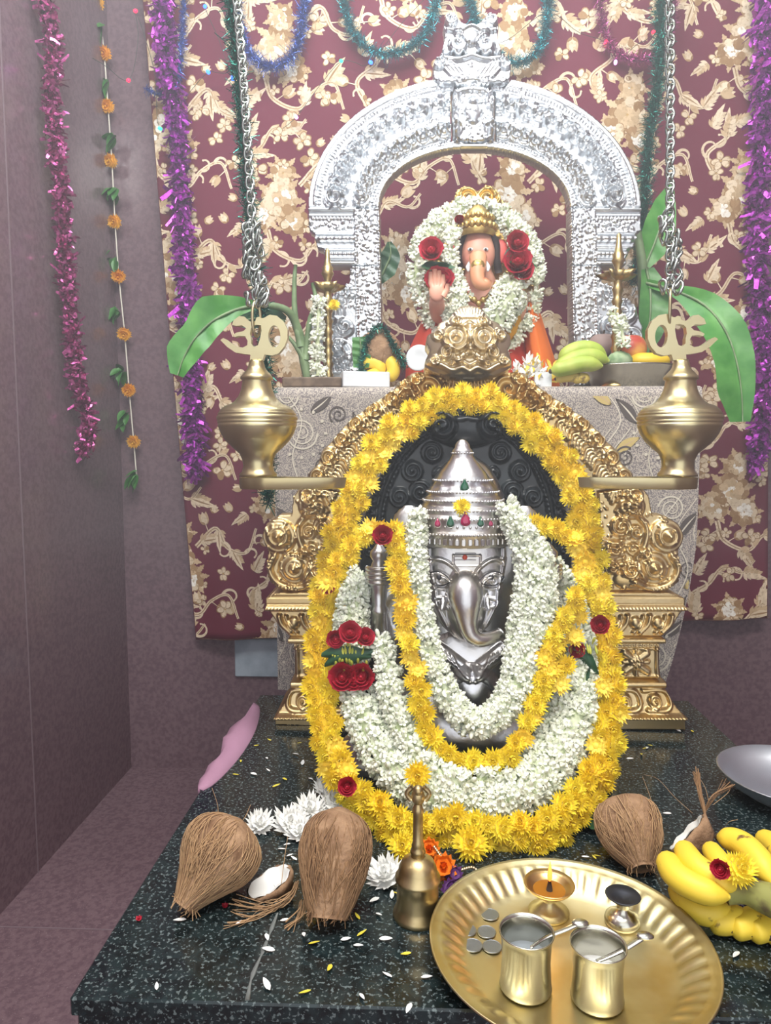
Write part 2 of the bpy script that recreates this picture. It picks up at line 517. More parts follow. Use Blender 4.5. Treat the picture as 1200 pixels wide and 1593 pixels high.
def rosette(c, r):
    for k in range(5):
        a = k / 5 * 6.283 + rp.random()
        pr.petal((c[0] + .12 * r * math.cos(a), c[1] + .12 * r * math.sin(a)), a, r, r * .8, jit(BROWN))
        pr.petal((c[0] + .16 * r * math.cos(a), c[1] + .16 * r * math.sin(a)), a, r * .82, r * .62, jit(CREAM))
    pr.petal((c[0] - .15 * r, c[1]), 0, r * .3, r * .28, GOLDC, 8)
def bud(c, a, l):
    for da, col in ((.4, TAN), (-.4, TAN), (0, CREAM)):
        pr.leaf(c, a + da * .8, l, l * .5, jit(col), 0)
    pr.leaf(c, a + .9, l * .5, l * .2, jit(BROWN)); pr.leaf(c, a - .9, l * .5, l * .2, jit(BROWN))
def hook(c, a, l, d):
    pts = [(c[0], c[1])]
    aa = a
    p = np.array(c, float)
    for k in range(7):
        p = p + l / 7 * np.array([math.cos(aa), math.sin(aa)]); aa += d * .42 * (1 + k * .12); pts.append(tuple(p))
    pr.ribbon(pts, .013, .006, jit(CREAM), 14)
    pr.petal((p[0] - .004, p[1]), 0, .009, .009, jit(CREAM), 8)
def acanthus(c, a, l, d):
    for k in range(5):
        t = k / 5
        q = (c[0] + t * l * .8 * math.cos(a), c[1] + t * l * .8 * math.sin(a))
        pr.leaf(q, a + .75 - .1 * k, l * (.42 - .04 * k), l * .17, jit(TAN), .2)
        pr.leaf(q, a - .75 + .1 * k, l * (.42 - .04 * k), l * .17, jit(CREAM), -.2)
    pr.leaf(c, a, l * 1.15, l * .3, jit(CREAM), d * .12, .1)
    pr.leaf(c, a, l * .95, l * .07, jit(BROWN), d * .12)
def vine(pts, seed):
    p, t = pr.ribbon(pts, .019, .010, jit(CREAM), 40)
    pr.ribbon(pts, .004, .002, jit(BROWN), 40)
    for i in range(3, 38, 5):
        a = math.atan2(t[i][1], t[i][0]); sd = 1 if (i // 5) % 2 else -1
        k = rp.random()
        if k < .3: acanthus(p[i], a + sd * .5, rp.uniform(.075, .105), sd)
        elif k < .5: hook(p[i], a + sd * .7, rp.uniform(.075, .11), -sd)
        elif k < .75:
            q = p[i] + .035 * np.array([math.cos(a + sd * 1.2), math.sin(a + sd * 1.2)])
            pr.ribbon([p[i], q], .005, .003, jit(CREAM), 4); bud(q, a + sd * 1.1, rp.uniform(.042, .06))
        else:
            q = p[i] + .045 * np.array([math.cos(a + sd * 1.2), math.sin(a + sd * 1.2)])
            pr.ribbon([p[i], q], .005, .003, jit(CREAM), 4); rosette(q, rp.uniform(.028, .04))
            pr.leaf(p[i], a + sd * .3, .05, .024, jit(TAN))
def tile(x, z):
    pr.org = np.array([x, z]); pr.sc = .74
    peony((x, z), .07); peony((x + .055, z - .085), .056); peony((x - .062, z - .065), .052); peony((x + .015, z + .1), .05)
    for k in range(6):
        a = k * 1.05 + .4
        q = (x + .13 * math.cos(a), z - .02 + .15 * math.sin(a)); rosette(q, rp.uniform(.02, .028))
    vine([(x + .08, z + .05), (x + .17, z + .13), (x + .22, z + .05), (x + .30, z + .03), (x + .34, z + .13)], 1)
    vine([(x - .05, z - .12), (x - .02, z - .2), (x + .08, z - .24), (x + .14, z - .18), (x + .22, z - .15), (x + .26, z - .25)], 2)
    vine([(x - .1, z + .05), (x - .14, z + .14), (x - .07, z + .2), (x - .02, z + .27), (x + .06, z + .25), (x + .11, z + .3)], 3)
    acanthus((x + .33, z - .05), 1.0, .085, 1); bud((x + .24, z + .2), 2.2, .045); rosette((x + .2, z - .06), .028)
    hook((x + .38, z + .08), 2.0, .085, 1); bud((x + .15, z + .2), .5, .04); acanthus((x - .15, z - .1), 3.9, .07, -1); bud((x - .17, z + .0), 2.8, .04); rosette((x + .1, z - .18), .026)
p0 = P(432, 70, YC)
PX, PZ = .335, .43
for i in range(-3, 7):
    for j in range(-4, 4):
        x = p0[0] + i * PX; z = p0[2] + j * PZ - (i % 2) * PZ * .5
        if XL - .1 < x < 1.4 and z < 2.8 and z > .2: tile(x, z)
M['print'] = mat('printed_flowers', (226, 206, 172), .85, 0, attr=True, noise=(120, 2, (176, 146, 104), .52, .8))
# pieces wholly off the cloth collapse onto its edge: drop them
gV, gQ, gT = pr.g.get(); gC = np.concatenate(pr.g.c)
ar = np.linalg.norm(np.cross(gV[gT[:, 1]] - gV[gT[:, 0]], gV[gT[:, 2]] - gV[gT[:, 0]]), axis=1)
ok = (ar > 1e-8) & (np.abs(gV[gT][:, :, 0].max(1) - gV[gT][:, :, 0].min(1)) > 1e-5) & (gV[gT][:, :, 2].min(1) < ctop - .001)
put('flower_print', (gV, gQ, gT[ok]), M['print'], cur, cols=gC, kind='stuff')

# ------------------------------------------------------------------ table behind the altar, with its patterned cloth
YT0, YT1 = 1.535, 2.06
TX0, TX1 = P(428, 700, YT0)[0], P(1088, 700, YT0)[0]
TZ = P(700, 601, YT0)[2]
tab = empty('shrine_table', ((TX0 + TX1) / 2, (YT0 + YT1) / 2, 0), 'wooden table under the patterned cloth, carrying the silver arch', 'table')
M['wood'] = mat('dark_wood', (82, 58, 44), .5, 0, noise=(12, 4, (60, 40, 30), .4, .6))
put('table_top', box((TX0 + .015, YT0 + .012, TZ - .035), (TX1 - .015, YT1 - .01, TZ - .004), .004), M['wood'], tab, smooth=False)
for x in (TX0 + .05, TX1 - .1):
    for y in (YT0 + .05, YT1 - .1):
        put('leg', box((x, y, 0), (x + .05, y + .05, TZ - .035)), M['wood'], tab, smooth=False)
# cloth: profile runs over the back edge, top, front edge and down; x-extent narrows towards the hem on one side
hem = P(430, 1072, YT0)[2]
prof = [(YT1, TZ - .25), (YT1, TZ - .02), (YT1 - .02, TZ)] + [(YT1 - .02 - k * (YT1 - YT0 - .03) / 6, TZ) for k in range(1, 7)] + \
       [(YT0 - .002, TZ - .004), (YT0 - .006, TZ - .02)] + [(YT0 - .006, TZ - .02 - k * (TZ - .02 - hem) / 40) for k in range(1, 41)]
prof = np.array(prof)
xsn = 120
uu = np.linspace(0, 1, xsn)
CV = []
def tfold(x, z):
    dn = np.clip((TZ - z) / .6, 0, 1)
    return -dn * (.008 * np.sin(x * 26 + .6) + .005 * np.sin(x * 55 + 2) + .008)
def txr(z):
    dn = np.clip((TZ - .32 - z) / .36, 0, 1)
    return TX1 - .075 * dn ** 1.5
for y, z in prof:
    xr_ = txr(z) if y < YT0 else TX1
    x = TX0 + (xr_ - TX0) * uu
    yy = y + (tfold(x, z) if y < YT0 else 0 * x)
    CV.append(np.column_stack([x, yy, np.full(xsn, z)]))
def fabric_mat():
    m = mat('speckled_jacquard', (196, 186, 172), .8, 0, noise=(430, 1, (128, 120, 120), .47, .53), bump=(500, .2, .001))
    return m
M['jacquard'] = fabric_mat()
tc_ = put('patterned_tablecloth', (np.concatenate(CV), grid_faces(len(prof), xsn), NT), M['jacquard'],
          label='grey-beige speckled tablecloth printed with scrolls and leaves, hanging from the shrine table', cat='tablecloth')
def tsurf(x, z, h):
    z = np.clip(z, hem + .004, TZ - .022); x = np.clip(x, TX0 + .003, txr(z) - .004)
    return np.column_stack([x, YT0 - .006 + tfold(x, z) - h, z])
pr = Print(tsurf, .0012)
DK, CRM, YLW = (92, 84, 80), (216, 208, 190), (206, 184, 120)
def cloth_motif(x, z, f):
    for (dx, dz, r, tn, ph, d, c) in ((.0, .0, .036, 3, 0, 1, CRM), (.07, -.05, .022, 2.2, 1, -1, DK), (-.05, -.07, .03, 2.2, 2, 1, DK), (.03, .08, .028, 2.5, 3, -1, CRM), (-.08, .04, .02, 2, 4, 1, DK)):
        pr.spiral((x + f * dx, z + dz), r, tn, .004, c, ph, d * f)
    for dx, dz, a, l, c in ((.045, .02, .7, .07, DK), (-.02, .045, 2.3, .06, DK), (.06, -.09, .2, .08, YLW), (-.1, -.03, 3.6, .075, YLW), (.0, -.1, -.5, .06, DK), (.1, .06, .4, .06, YLW), (-.06, .1, 1.8, .05, DK)):
        if f < 0: a = math.pi - a
        pr.leaf((x + f * dx, z + dz), a, l, l * .36, c, .15 * f)
        pr.leaf((x + f * dx, z + dz), a, l * .9, l * .05, CRM if c == DK else TAN, .15 * f)
    for k in range(3):
        pr.ribbon([(x + f * .04 * k, z - .12), (x + f * (.02 + .05 * k), z - .05), (x + f * (.0 + .04 * k), z + .03), (x + f * (.04 * k + .05), z + .11)], .003, .002, jit(CRM), 20)
        for q in range(12):
            a = q / 12 * 6.283
            pr.petal((x + f * .0 + .048 * math.cos(a), z + .048 * math.sin(a)), a, .008, .007, CRM, 6)
for i, x in enumerate(np.arange(TX0 + .06, TX1, .19)):
    for j, z in enumerate(np.arange(TZ - .1, hem, -.24)):
        cloth_motif(x, z - (i % 2) * .1, 1 if (i + j) % 2 else -1)
gV, gQ, gT = pr.g.get(); gC = np.concatenate(pr.g.c)
tv = gV[gT]
ok = ((tv[:, :, 0].max(1) - tv[:, :, 0].min(1)) > 2e-5) & ((tv[:, :, 2].max(1) - tv[:, :, 2].min(1)) > 2e-5)
M['tprint'] = mat('woven_print', (200, 190, 170), .8, 0, attr=True)
put('scroll_print', (gV, gQ, gT[ok]), M['tprint'], tc_, cols=gC, kind='stuff')
# ------------------------------------------------------------------ embossed sheet-metal and stone arches (height fields drawn in photo pixels on their own depth plane)
def PV(px, py, y):
    D = np.stack([(px - IW / 2) / FPX, -(py - IH / 2) / FPX, -np.ones_like(px)], -1) @ CAMR.T
    return D * (y / D[..., 1])[..., None] + np.array([0, 0, CAMZ])
class Relief:
    def __init__(s, x0, x1, y0, y1, step, axis=None):
        s.U, s.V = np.meshgrid(np.arange(x0, x1 + step, step), np.arange(y0, y1 + step, step))
        s.H = np.zeros_like(s.U); s.mask = np.zeros(s.U.shape, bool)
        s.axis = axis
        s.S = s.U if axis is None else np.abs(s.U - axis(s.V))
    def poly(s, pts):
        """mask of a polygon in (S, V)"""
        p = np.array(pts, float); x, y = s.S, s.V
        m = np.zeros(x.shape, bool); j = len(p) - 1
        for i in range(len(p)):
            c = ((p[i, 1] > y) != (p[j, 1] > y))
            with np.errstate(divide='ignore', invalid='ignore'):
                xi = (p[j, 0] - p[i, 0]) * (y - p[i, 1]) / (p[j, 1] - p[i, 1] + 1e-12) + p[i, 0]
            m ^= c & (x < xi); j = i
        return m
    def rho(s, cx, cy, k=1.0):
        return np.hypot(s.S - cx, (s.V - cy) / k)
    def dome(s, cx, cy, r, h, k=1.0, add=True):
        q = np.clip(1 - (s.rho(cx, cy, k) / r) ** 2, 0, 1)
        d = h * np.sqrt(q)
        s.H = s.H + d if add else np.maximum(s.H, d)
    def ring(s, cx, cy, r, w, h):
        d = np.abs(s.rho(cx, cy) - r)
        s.H += h * np.sqrt(np.clip(1 - (d / w) ** 2, 0, 1))
    def spiral(s, cx, cy, r, turns, h, ph=0., d=1, base=.6):
        rr = s.rho(cx, cy); th = np.arctan2(s.V - cy, s.S - cx)
        env = np.clip((1 - (rr / r) ** 2), 0, 1)
        t = rr / r * turns - d * th / (2 * np.pi) - ph
        s.H += np.where(rr < r, h * (base * np.sqrt(env) + (.5 + .5 * np.cos(2 * np.pi * t)) * np.clip(env * 4, 0, 1) * (1 - base * .5)), 0)
        s.dome(cx, cy, r * .2, h * .6)
    def boss(s, cx, cy, r, h):
        """concentric rings round a dome"""
        rr = s.rho(cx, cy)
        s.H += np.where(rr < r, h * (.55 * np.sqrt(np.clip(1 - (rr / r) ** 2, 0, 1)) + .28 * (.5 + .5 * np.cos(rr / r * 4 * np.pi)) * np.clip((1 - rr / r) * 5, 0, 1)), 0)
        s.dome(cx, cy, r * .36, h * .6)
    def stroke(s, pts, w, h, n=30, add=True, prof=.5):
        p = smooth_path(pts, n)
        x0, x1 = p[:, 0].min() - w, p[:, 0].max() + w; y0, y1 = p[:, 1].min() - w, p[:, 1].max() + w
        sel = (s.S >= x0) & (s.S <= x1) & (s.V >= y0) & (s.V <= y1)
        if not sel.any(): return
        q = np.stack([s.S[sel], s.V[sel]], -1)
        best = np.full(len(q), 1e9)
        for i in range(len(p) - 1):
            a, b = p[i], p[i + 1]; ab = b - a
            t = np.clip(((q - a) @ ab) / (ab @ ab + 1e-9), 0, 1)
            best = np.minimum(best, np.hypot(*(q - a - t[:, None] * ab).T))
        r = h * np.clip(1 - (best / w) ** 2, 0, 1) ** prof
        s.H[sel] = s.H[sel] + r if add else np.maximum(s.H[sel], r)
    def beads(s, pts, gap, r, h):
        L = plen(pts); n = max(2, int(L / gap))
        for c in smooth_path(pts, n):
            sel = (np.abs(s.S - c[0]) < r) & (np.abs(s.V - c[1]) < r)
            s.H[sel] += h * np.sqrt(np.clip(1 - ((s.S[sel] - c[0]) ** 2 + (s.V[sel] - c[1]) ** 2) / r ** 2, 0, 1))
    def specks(s, m, n, r, h, seed=1):
        g = np.random.default_rng(seed); ii = np.argwhere(m)
        if not len(ii): return
        for k in g.integers(0, len(ii), n):
            a, b = ii[k]; cx, cy = s.U[a, b], s.V[a, b]; rr = r * g.uniform(.6, 1.3)
            st = s.U[0, 1] - s.U[0, 0]; w = int(rr / st) + 1
            sl = (slice(max(0, a - w), a + w + 1), slice(max(0, b - w), b + w + 1))
            s.H[sl] += h * np.sqrt(np.clip(1 - ((s.U[sl] - cx) ** 2 + (s.V[sl] - cy) ** 2) / rr ** 2, 0, 1))
    def band(s, y0, y1, h, m=None, prof='round'):
        t = np.clip((s.V - y0) / (y1 - y0), 0, 1); k = (s.V >= y0) & (s.V <= y1)
        if m is not None: k &= m
        s.H += np.where(k, h * (np.sqrt(np.clip(1 - (2 * t - 1) ** 2, 0, 1)) if prof == 'round' else 1), 0)
    def geo(s, mask, y, back=.02, H=None):
        H = s.H if H is None else H
        m = np.pad(mask, 1)[1:-1, 1:-1]
        Wd = PV(s.U, s.V, y)
        X, Z = Wd[..., 0], Wd[..., 2]
        return relief(X, Z, H, m, y, back)

def onto(g, z):
    V = np.array(g[0]); V[:, 2] = np.maximum(V[:, 2], z)
    return V, g[1], g[2]
# ---- gilded arch -------------------------------------------------------------------------------
YG = 1.365
gax = lambda v: 725 + (v - 560) * (745 - 725) / 560
rg = Relief(400, 1082, 560, 1136, 1.35, gax)
outer = [(0, 588), (50, 578), (85, 580), (104, 594), (124, 612), (150, 628), (172, 644), (192, 660), (208, 680), (228, 698), (236, 720), (252, 735), (256, 752), (270, 768), (280, 790)]
inner = [(196, 790), (186, 760), (170, 730), (142, 694), (104, 660), (62, 634), (0, 622)]
m_arch = rg.poly(outer + inner)
m_scroll = rg.poly([(196, 765), (235, 757), (262, 752), (276, 770), (280, 800), (300, 800), (318, 812), (326, 832), (318, 858), (322, 880), (316, 905), (298, 918), (196, 918)])
m_cap = rg.poly([(196, 917), (300, 917), (314, 922), (323, 926), (323, 948), (318, 952), (306, 972), (290, 988), (196, 988)])
m_blk = rg.poly([(196, 987), (291, 987), (291, 998), (283, 1000), (283, 1054), (196, 1054)])
m_base = rg.poly([(196, 1053), (290, 1053), (290, 1066), (296, 1080), (305, 1094), (313, 1102), (313, 1126), (196, 1126)])
rg.H += .012
# arch: outer flame curls, wavy ribs, inner beading
path = smooth_path([(96, 592), (120, 616), (158, 638), (190, 668), (216, 700), (238, 735), (254, 765)], 8)
for i, (a, b) in enumerate(path):
    rg.spiral(a - 4, b + 4, 15, 1.6, .012, .2, 1)
    t = path[min(i + 1, 7)] - path[max(i - 1, 0)]; t /= np.hypot(*t); nrm = np.array([-t[1], t[0]])
    if nrm[0] > 0: nrm = -nrm
    for k in range(4):
        q = np.array([a, b]) + t * (6 + k * 6.2) + nrm * 2
        rg.stroke([q + nrm * 8, q + nrm * 16 + t * 4, q + nrm * 26 - t * 2, q + nrm * 40 + t * 5], 3.1, .009, 14)
rg.beads([(66, 640), (108, 668), (146, 702), (174, 738), (190, 772)], 6.5, 3.2, .006)
rg.stroke([(60, 632), (104, 660), (142, 694), (170, 730), (190, 775)], 3, .006)
rg.stroke([(74, 646), (112, 676), (150, 710), (178, 748)], 2.2, .005)
# top volutes and central fan
rg.spiral(62, 606, 30, 2.4, .02, .1, -1); rg.spiral(92, 620, 24, 2.2, .016, .4, 1); rg.spiral(78, 590, 13, 1.5, .012)
for k in range(-7, 8):
    rg.stroke([(abs(k) * 5.0 + .1, 588), (abs(k) * 5.6 + .1, 602), (abs(k) * 6.6 + .1, 616)], 2.3, .006, 6)
# scroll body (peacock-like curls)
for cx, cy, r, h in ((298, 832, 27, .024), (246, 786, 21, .02), (276, 882, 25, .018)): rg.boss(cx, cy, r, h)
for cx, cy, r, tn, h, d in ((228, 818, 17, 2, .014, 1), (252, 826, 12, 1.8, .012, -1), (246, 852, 11, 1.5, .01, 1), (262, 858, 9, 1.4, .01, 1), (216, 852, 15, 2, .012, -1), (240, 884, 14, 1.8, .012, 1), (212, 880, 12, 1.6, .01, -1)):
    rg.spiral(cx, cy, r, tn, h, .1, d)
rg.stroke([(305, 862), (314, 884), (300, 906), (270, 912), (246, 902)], 5, .01)
rg.stroke([(255, 800), (268, 820), (264, 846), (250, 868), (258, 894)], 5, .01)
rg.beads([(310, 866), (320, 886), (306, 908), (274, 916)], 5, 2.4, .005)
for k in range(5): rg.stroke([(200, 838 + k * 9), (216, 842 + k * 9), (232, 838 + k * 9)], 3, .006, 8)
rg.specks(m_scroll, 260, 2.6, .003, 3)
rg.dome(240, 900, 26, .008, .6)
# capital
rg.band(926, 936, .010, m_cap, 'flat'); rg.band(936, 948, .016, m_cap); rg.band(917, 927, .008, m_cap)
rg.beads([(200, 944), (322, 944)], 5, 2.4, .004)
for k in range(3):
    c = 214 + k * 34
    rg.stroke([(c + 20, 956), (c + 16, 968), (c + 4, 980)], 4.5, .011, 10); rg.stroke([(c + 10, 956), (c + 6, 968), (c - 6, 981)], 3, .008, 10)
    rg.dome(c - 2, 966, 9, .01, 1.1)
# block with four-petalled flower
rg.band(987, 998, .014, m_blk); rg.beads([(200, 1001), (282, 1001)], 5, 2.2, .003)
fc = (244, 1026)
rg.dome(*fc, 7, .012)
for k in range(4):
    a = math.pi / 4 + k * math.pi / 2
    rg.stroke([(fc[0] + 9 * math.cos(a), fc[1] + 9 * math.sin(a)), (fc[0] + 24 * math.cos(a), fc[1] + 20 * math.sin(a))], 6.5, .011, 8)
    a += math.pi / 4
    rg.stroke([(fc[0] + 9 * math.cos(a), fc[1] + 9 * math.sin(a)), (fc[0] + 19 * math.cos(a), fc[1] + 19 * math.sin(a))], 3.5, .008, 8)
rg.stroke([(206, 1006), (282, 1006)], 2, .005); rg.stroke([(206, 1048), (282, 1048)], 2, .005); rg.stroke([(277, 1004), (277, 1050)], 2.5, .005)
# base
rg.band(1054, 1066, .014, m_base); rg.band(1100, 1109, .014, m_base); rg.beads([(200, 1104), (312, 1104)], 5, 2.6, .005)
rg.H += np.where(m_base & (rg.V > 1064), .022 * np.clip((rg.V - 1064) / 40, 0, 1) ** 1.5, 0)
for k in range(2):
    c = 225 + k * 46
    rg.stroke([(c - 18, 1070), (c + 14, 1070), (c + 22, 1086), (c + 14, 1096), (c - 14, 1096)], 3.5, .008)
    rg.spiral(c - 2, 1084, 11, 1.6, .009, .3, 1)
ga = empty('gilded_arch', P(745, 1128, YG), 'gilded embossed arch on two flared pedestals standing behind the silver-faced idol', 'arch')
side = {'l': rg.U < gax(rg.V), 'r': rg.U >= gax(rg.V)}
put('flame_band', rg.geo(m_arch & ~m_scroll, YG, .03), M['gold'], ga)
for k in 'lr':
    ped = put('pedestal', onto(rg.geo(m_base & side[k], YG, .1), SLAB + .0006), M['gold'], ga)
    put('flower_block', rg.geo(m_blk & side[k], YG, .09), M['gold'], ped)
    put('capital', rg.geo(m_cap & side[k], YG, .09), M['gold'], ga)
    put('scroll_panel', rg.geo(m_scroll & side[k], YG, .04), M['gold'], ga)
# lion-mask crest
rk = Relief(650, 806, 474, 600, 1.1, lambda v: 727 + 0 * v)
mk = rk.poly([(0, 478), (14, 482), (26, 494), (34, 504), (46, 508), (54, 520), (64, 526), (66, 540), (60, 550), (66, 562), (68, 576), (56, 584), (30, 592), (0, 595)])
rk.H += .014 + .05 * np.sqrt(np.clip(1 - (rk.S / 76) ** 2 - ((rk.V - 548) / 72) ** 2, 0, 1))
for k in range(6): rk.stroke([(k * 3.6 + .1, 502), (k * 4.6 + .1, 484 + k)], 2.2, .006, 5)
rk.boss(21, 534, 20, .024); rk.ring(21, 534, 19, 3, .008)
rk.spiral(20, 508, 9, 1.4, .012); rk.spiral(46, 528, 11, 1.6, .012); rk.spiral(34, 556, 13, 1.8, .014, .2, -1); rk.spiral(52, 566, 9, 1.4, .01)
rk.stroke([(0, 516), (0, 552)], 5, .014); rk.dome(0, 556, 8, .012); rk.dome(10, 560, 6, .01); rk.dome(18, 566, 8, .01)
rk.stroke([(0, 510), (12, 516), (32, 512)], 3, .008)
rk.stroke([(0, 584), (12, 578), (26, 582), (42, 574), (60, 568)], 4.5, .012); rk.stroke([(0, 574), (14, 568), (28, 572)], 3.5, .009)
rk.band(588, 596, -.012)
put('lion_mask_crest', rk.geo(mk, YG - .03, .05), M['goldpale'], ga, label='pale gilded lion mask with ringed eyes')

# ---- black stone back-slab ----------------------------------------------------------------------
YS = 1.265
rb = Relief(540, 905, 615, 1180, 1.6, lambda v: 724 + 0 * v)
mb = rb.poly([(0, 622), (36, 626), (62, 646), (92, 676), (120, 712), (144, 756), (158, 800), (164, 850), (164, 1176), (0, 1176)])
rb.H += .02
e1 = [(40, 668), (76, 692), (108, 736), (126, 790), (130, 850)]
rb.stroke(e1, 3.5, .008); rb.beads(e1, 7, 3.2, .005)
rb.stroke([(c[0] + 9, c[1] - 6) for c in e1], 2.5, .006)
e2 = [(58, 652), (92, 682), (122, 722), (144, 772), (150, 850)]
for c in smooth_path(e2, 13): rb.spiral(c[0] - 2, c[1] + 4, 10, 1.4, .009)
for cx, cy, r, d in ((52, 704, 17, 1), (82, 732, 17, -1), (70, 764, 18, 1), (102, 772, 16, -1), (92, 806, 18, 1), (40, 736, 12, 1), (114, 830, 14, 1)): rb.spiral(cx, cy, r, 2.2, .012, .2, d)
rb.dome(0, 660, 60, .03, .62); rb.spiral(38, 664, 24, 2.2, .018); rb.boss(14, 640, 11, .014); rb.stroke([(0, 628), (22, 632), (44, 646)], 5, .01); rb.stroke([(0, 652), (16, 654), (30, 648)], 4, .01)
bs = put('stone_backslab', onto(rb.geo(mb, YS, .03), SLAB + .0006), M['blackstone'], label='black carved stone arch rising behind the silver crown', cat='stone arch')

# ---- silver arch --------------------------------------------------------------------------------
YV = 1.755
sax = lambda v: 733 + (v - 60) * (743 - 733) / 530
rs = Relief(465, 1012, 20, 606, 1.2, sax)
S_, V_ = rs.S, rs.V
el = lambda rx, ry, cy=326: (S_ / rx) ** 2 + ((V_ - cy) / ry) ** 2
m_ring = (el(258, 204) <= 1) & (el(146, 92) >= 1) & (V_ <= 327)
m_crest1 = rs.poly([(0, 44), (14, 38), (24, 26), (40, 28), (44, 44), (42, 62), (48, 84), (30, 88), (0, 88)])
m_crest2 = rs.poly([(0, 86), (22, 92), (38, 90), (54, 94), (62, 108), (60, 126), (50, 138), (0, 140)])
m_key = rs.poly([(0, 138), (26, 142), (33, 156), (33, 222), (0, 226)])
m_capi = rs.poly([(146, 326), (258, 326), (258, 362), (250, 366), (246, 388), (236, 392), (232, 416), (146, 416)])
m_pil = rs.poly([(146, 415), (196, 415), (196, 440), (214, 452), (246, 480), (258, 510), (252, 548), (240, 566), (262, 574), (262, 601), (146, 601)])
rs.H += .012
def ringpath(rx, ry, a0=2, a1=84, n=40):
    a = np.radians(np.linspace(a0, a1, n))
    return np.column_stack([rx * np.cos(a), 326 - ry * np.sin(a)])
rs.H += np.where(m_ring & (el(246, 194) >= 1), .004, 0)
for f, w, h in ((.955, 2.5, .006), (.70, 3.2, .008), (.60, 3, .006)):
    k = (f - .566) / (1 - .566)
    rs.stroke(ringpath(146 + 112 * k, 92 + 112 * k), w, h, 60)
rs.beads(ringpath(240, 187), 5, 2.4, .004); rs.beads(ringpath(158, 104), 5, 2.2, .004)
for i, c in enumerate(ringpath(216, 163, 5, 80, 13)): rs.spiral(c[0], c[1], 19, 2.0, .015, .2, 1 if i % 2 else -1)
for i, c in enumerate(ringpath(176, 122, 6, 80, 14)): rs.spiral(c[0], c[1], 14, 1.6, .012, .2, -1 if i % 2 else 1)
rs.specks(m_ring & (el(244, 192) <= 1) & (el(154, 100) >= 1), 500, 2.2, .002, 5)
rs.H += np.where(m_ring & (el(152, 98) <= 1), .006, 0)
# crest
for cx, cy, r in ((32, 38, 11), (22, 76, 15), (52, 104, 11)): rs.spiral(cx, cy, r, 1.8, .014)
rs.dome(0, 62, 16, .014); rs.dome(20, 58, 8, .01); rs.stroke([(0, 46), (18, 54), (36, 52)], 4, .01); rs.stroke([(0, 92), (20, 98), (46, 96)], 4, .012)
for k in range(5): rs.stroke([(8 + k * 5, 128), (18 + k * 6, 112), (30 + k * 5, 102)], 2.4, .008, 8)
rs.stroke([(0, 130), (24, 134), (50, 132)], 4, .01)
rs.specks(m_crest1 | m_crest2, 50, 2.4, .003, 8)
rs.stroke([(26, 224), (27, 165), (20, 150), (0, 146)], 4.5, .01); rs.H += np.where(m_key, .008, 0); rs.dome(0, 180, 14, .012, 1.4); rs.dome(0, 164, 8, .008)
rs.specks(m_key, 40, 2.2, .004, 9)
# capitals and pillars
inn = S_ < 186
for y0, y1, h in ((326, 333, .010), (334, 341, .004), (362, 368, .008), (369, 380, .012), (386, 392, .008), (393, 404, .014), (408, 416, .01)): rs.band(y0, y1, h, m_capi & ~inn)
for y, gap in ((343, 5), (376, 9), (400, 6)): rs.beads([(190, y), (250, y)], gap, gap * .5, .005)
rs.specks(m_capi & (V_ > 344) & (V_ < 362), 140, 2.4, .0035, 2)
rs.specks((m_capi | m_pil) & inn, 800, 2.4, .0028, 4)
rs.H += np.where((m_capi | m_pil) & inn, .006, 0)
rs.beads([(148.5, 330), (148.5, 600)], 4.5, 2.2, .004); rs.beads([(184, 345), (184, 600)], 4.5, 2.2, .004)
for cx, cy, r in ((226, 488, 24), (238, 528, 20), (214, 548, 24), (206, 455, 14), (204, 510, 16)): rs.spiral(cx, cy, r, 2, .016, .3, -1)
for k in range(4): rs.stroke([(196 + k * 8, 576), (200 + k * 10, 556), (214 + k * 10, 536)], 3, .008, 10)
rs.specks(m_pil & ~inn & (V_ < 480), 120, 2.6, .003, 6); rs.specks(m_pil & ~inn & (V_ > 480), 60, 3, .004, 7)
rs.band(574, 582, .012, m_pil & ~inn); rs.band(592, 601, .012, m_pil & ~inn)
sa = empty('silver_arch', P(742, 601, YV) , 'tall embossed silver arch with crest standing on the clothed table', 'arch')
W[sa.name][2] = TZ; sa.location.z = TZ
sd = {'l': rs.U < sax(V_), 'r': rs.U >= sax(V_)}
put('arch_band', rs.geo(m_ring & ~m_crest2 & ~m_key, YV, .02), M['silver'], sa)
put('keystone_niche', rs.geo(m_key, YV - .006, .01), M['silver'], sa)
cr = put('crest', rs.geo(m_crest2, YV - .012, .02), M['silver'], sa)
put('crest_finial', rs.geo(m_crest1, YV - .012, .02), M['silver'], cr)
for k in 'lr':
    pl = put('pillar', onto(rs.geo(m_pil & sd[k], YV, .03), TZ + .001), M['silver'], sa)
    put('capital', rs.geo(m_capi & sd[k], YV, .03), M['silver'], pl)
# ------------------------------------------------------------------ seated idol with silver face
YI = 1.125
idol = empty('silver_faced_idol', (P(725, 1100, 1.15)[0], 1.12, SLAB), 'seated elephant-headed idol with silver face and conical silver crown before the gilded arch', 'idol')
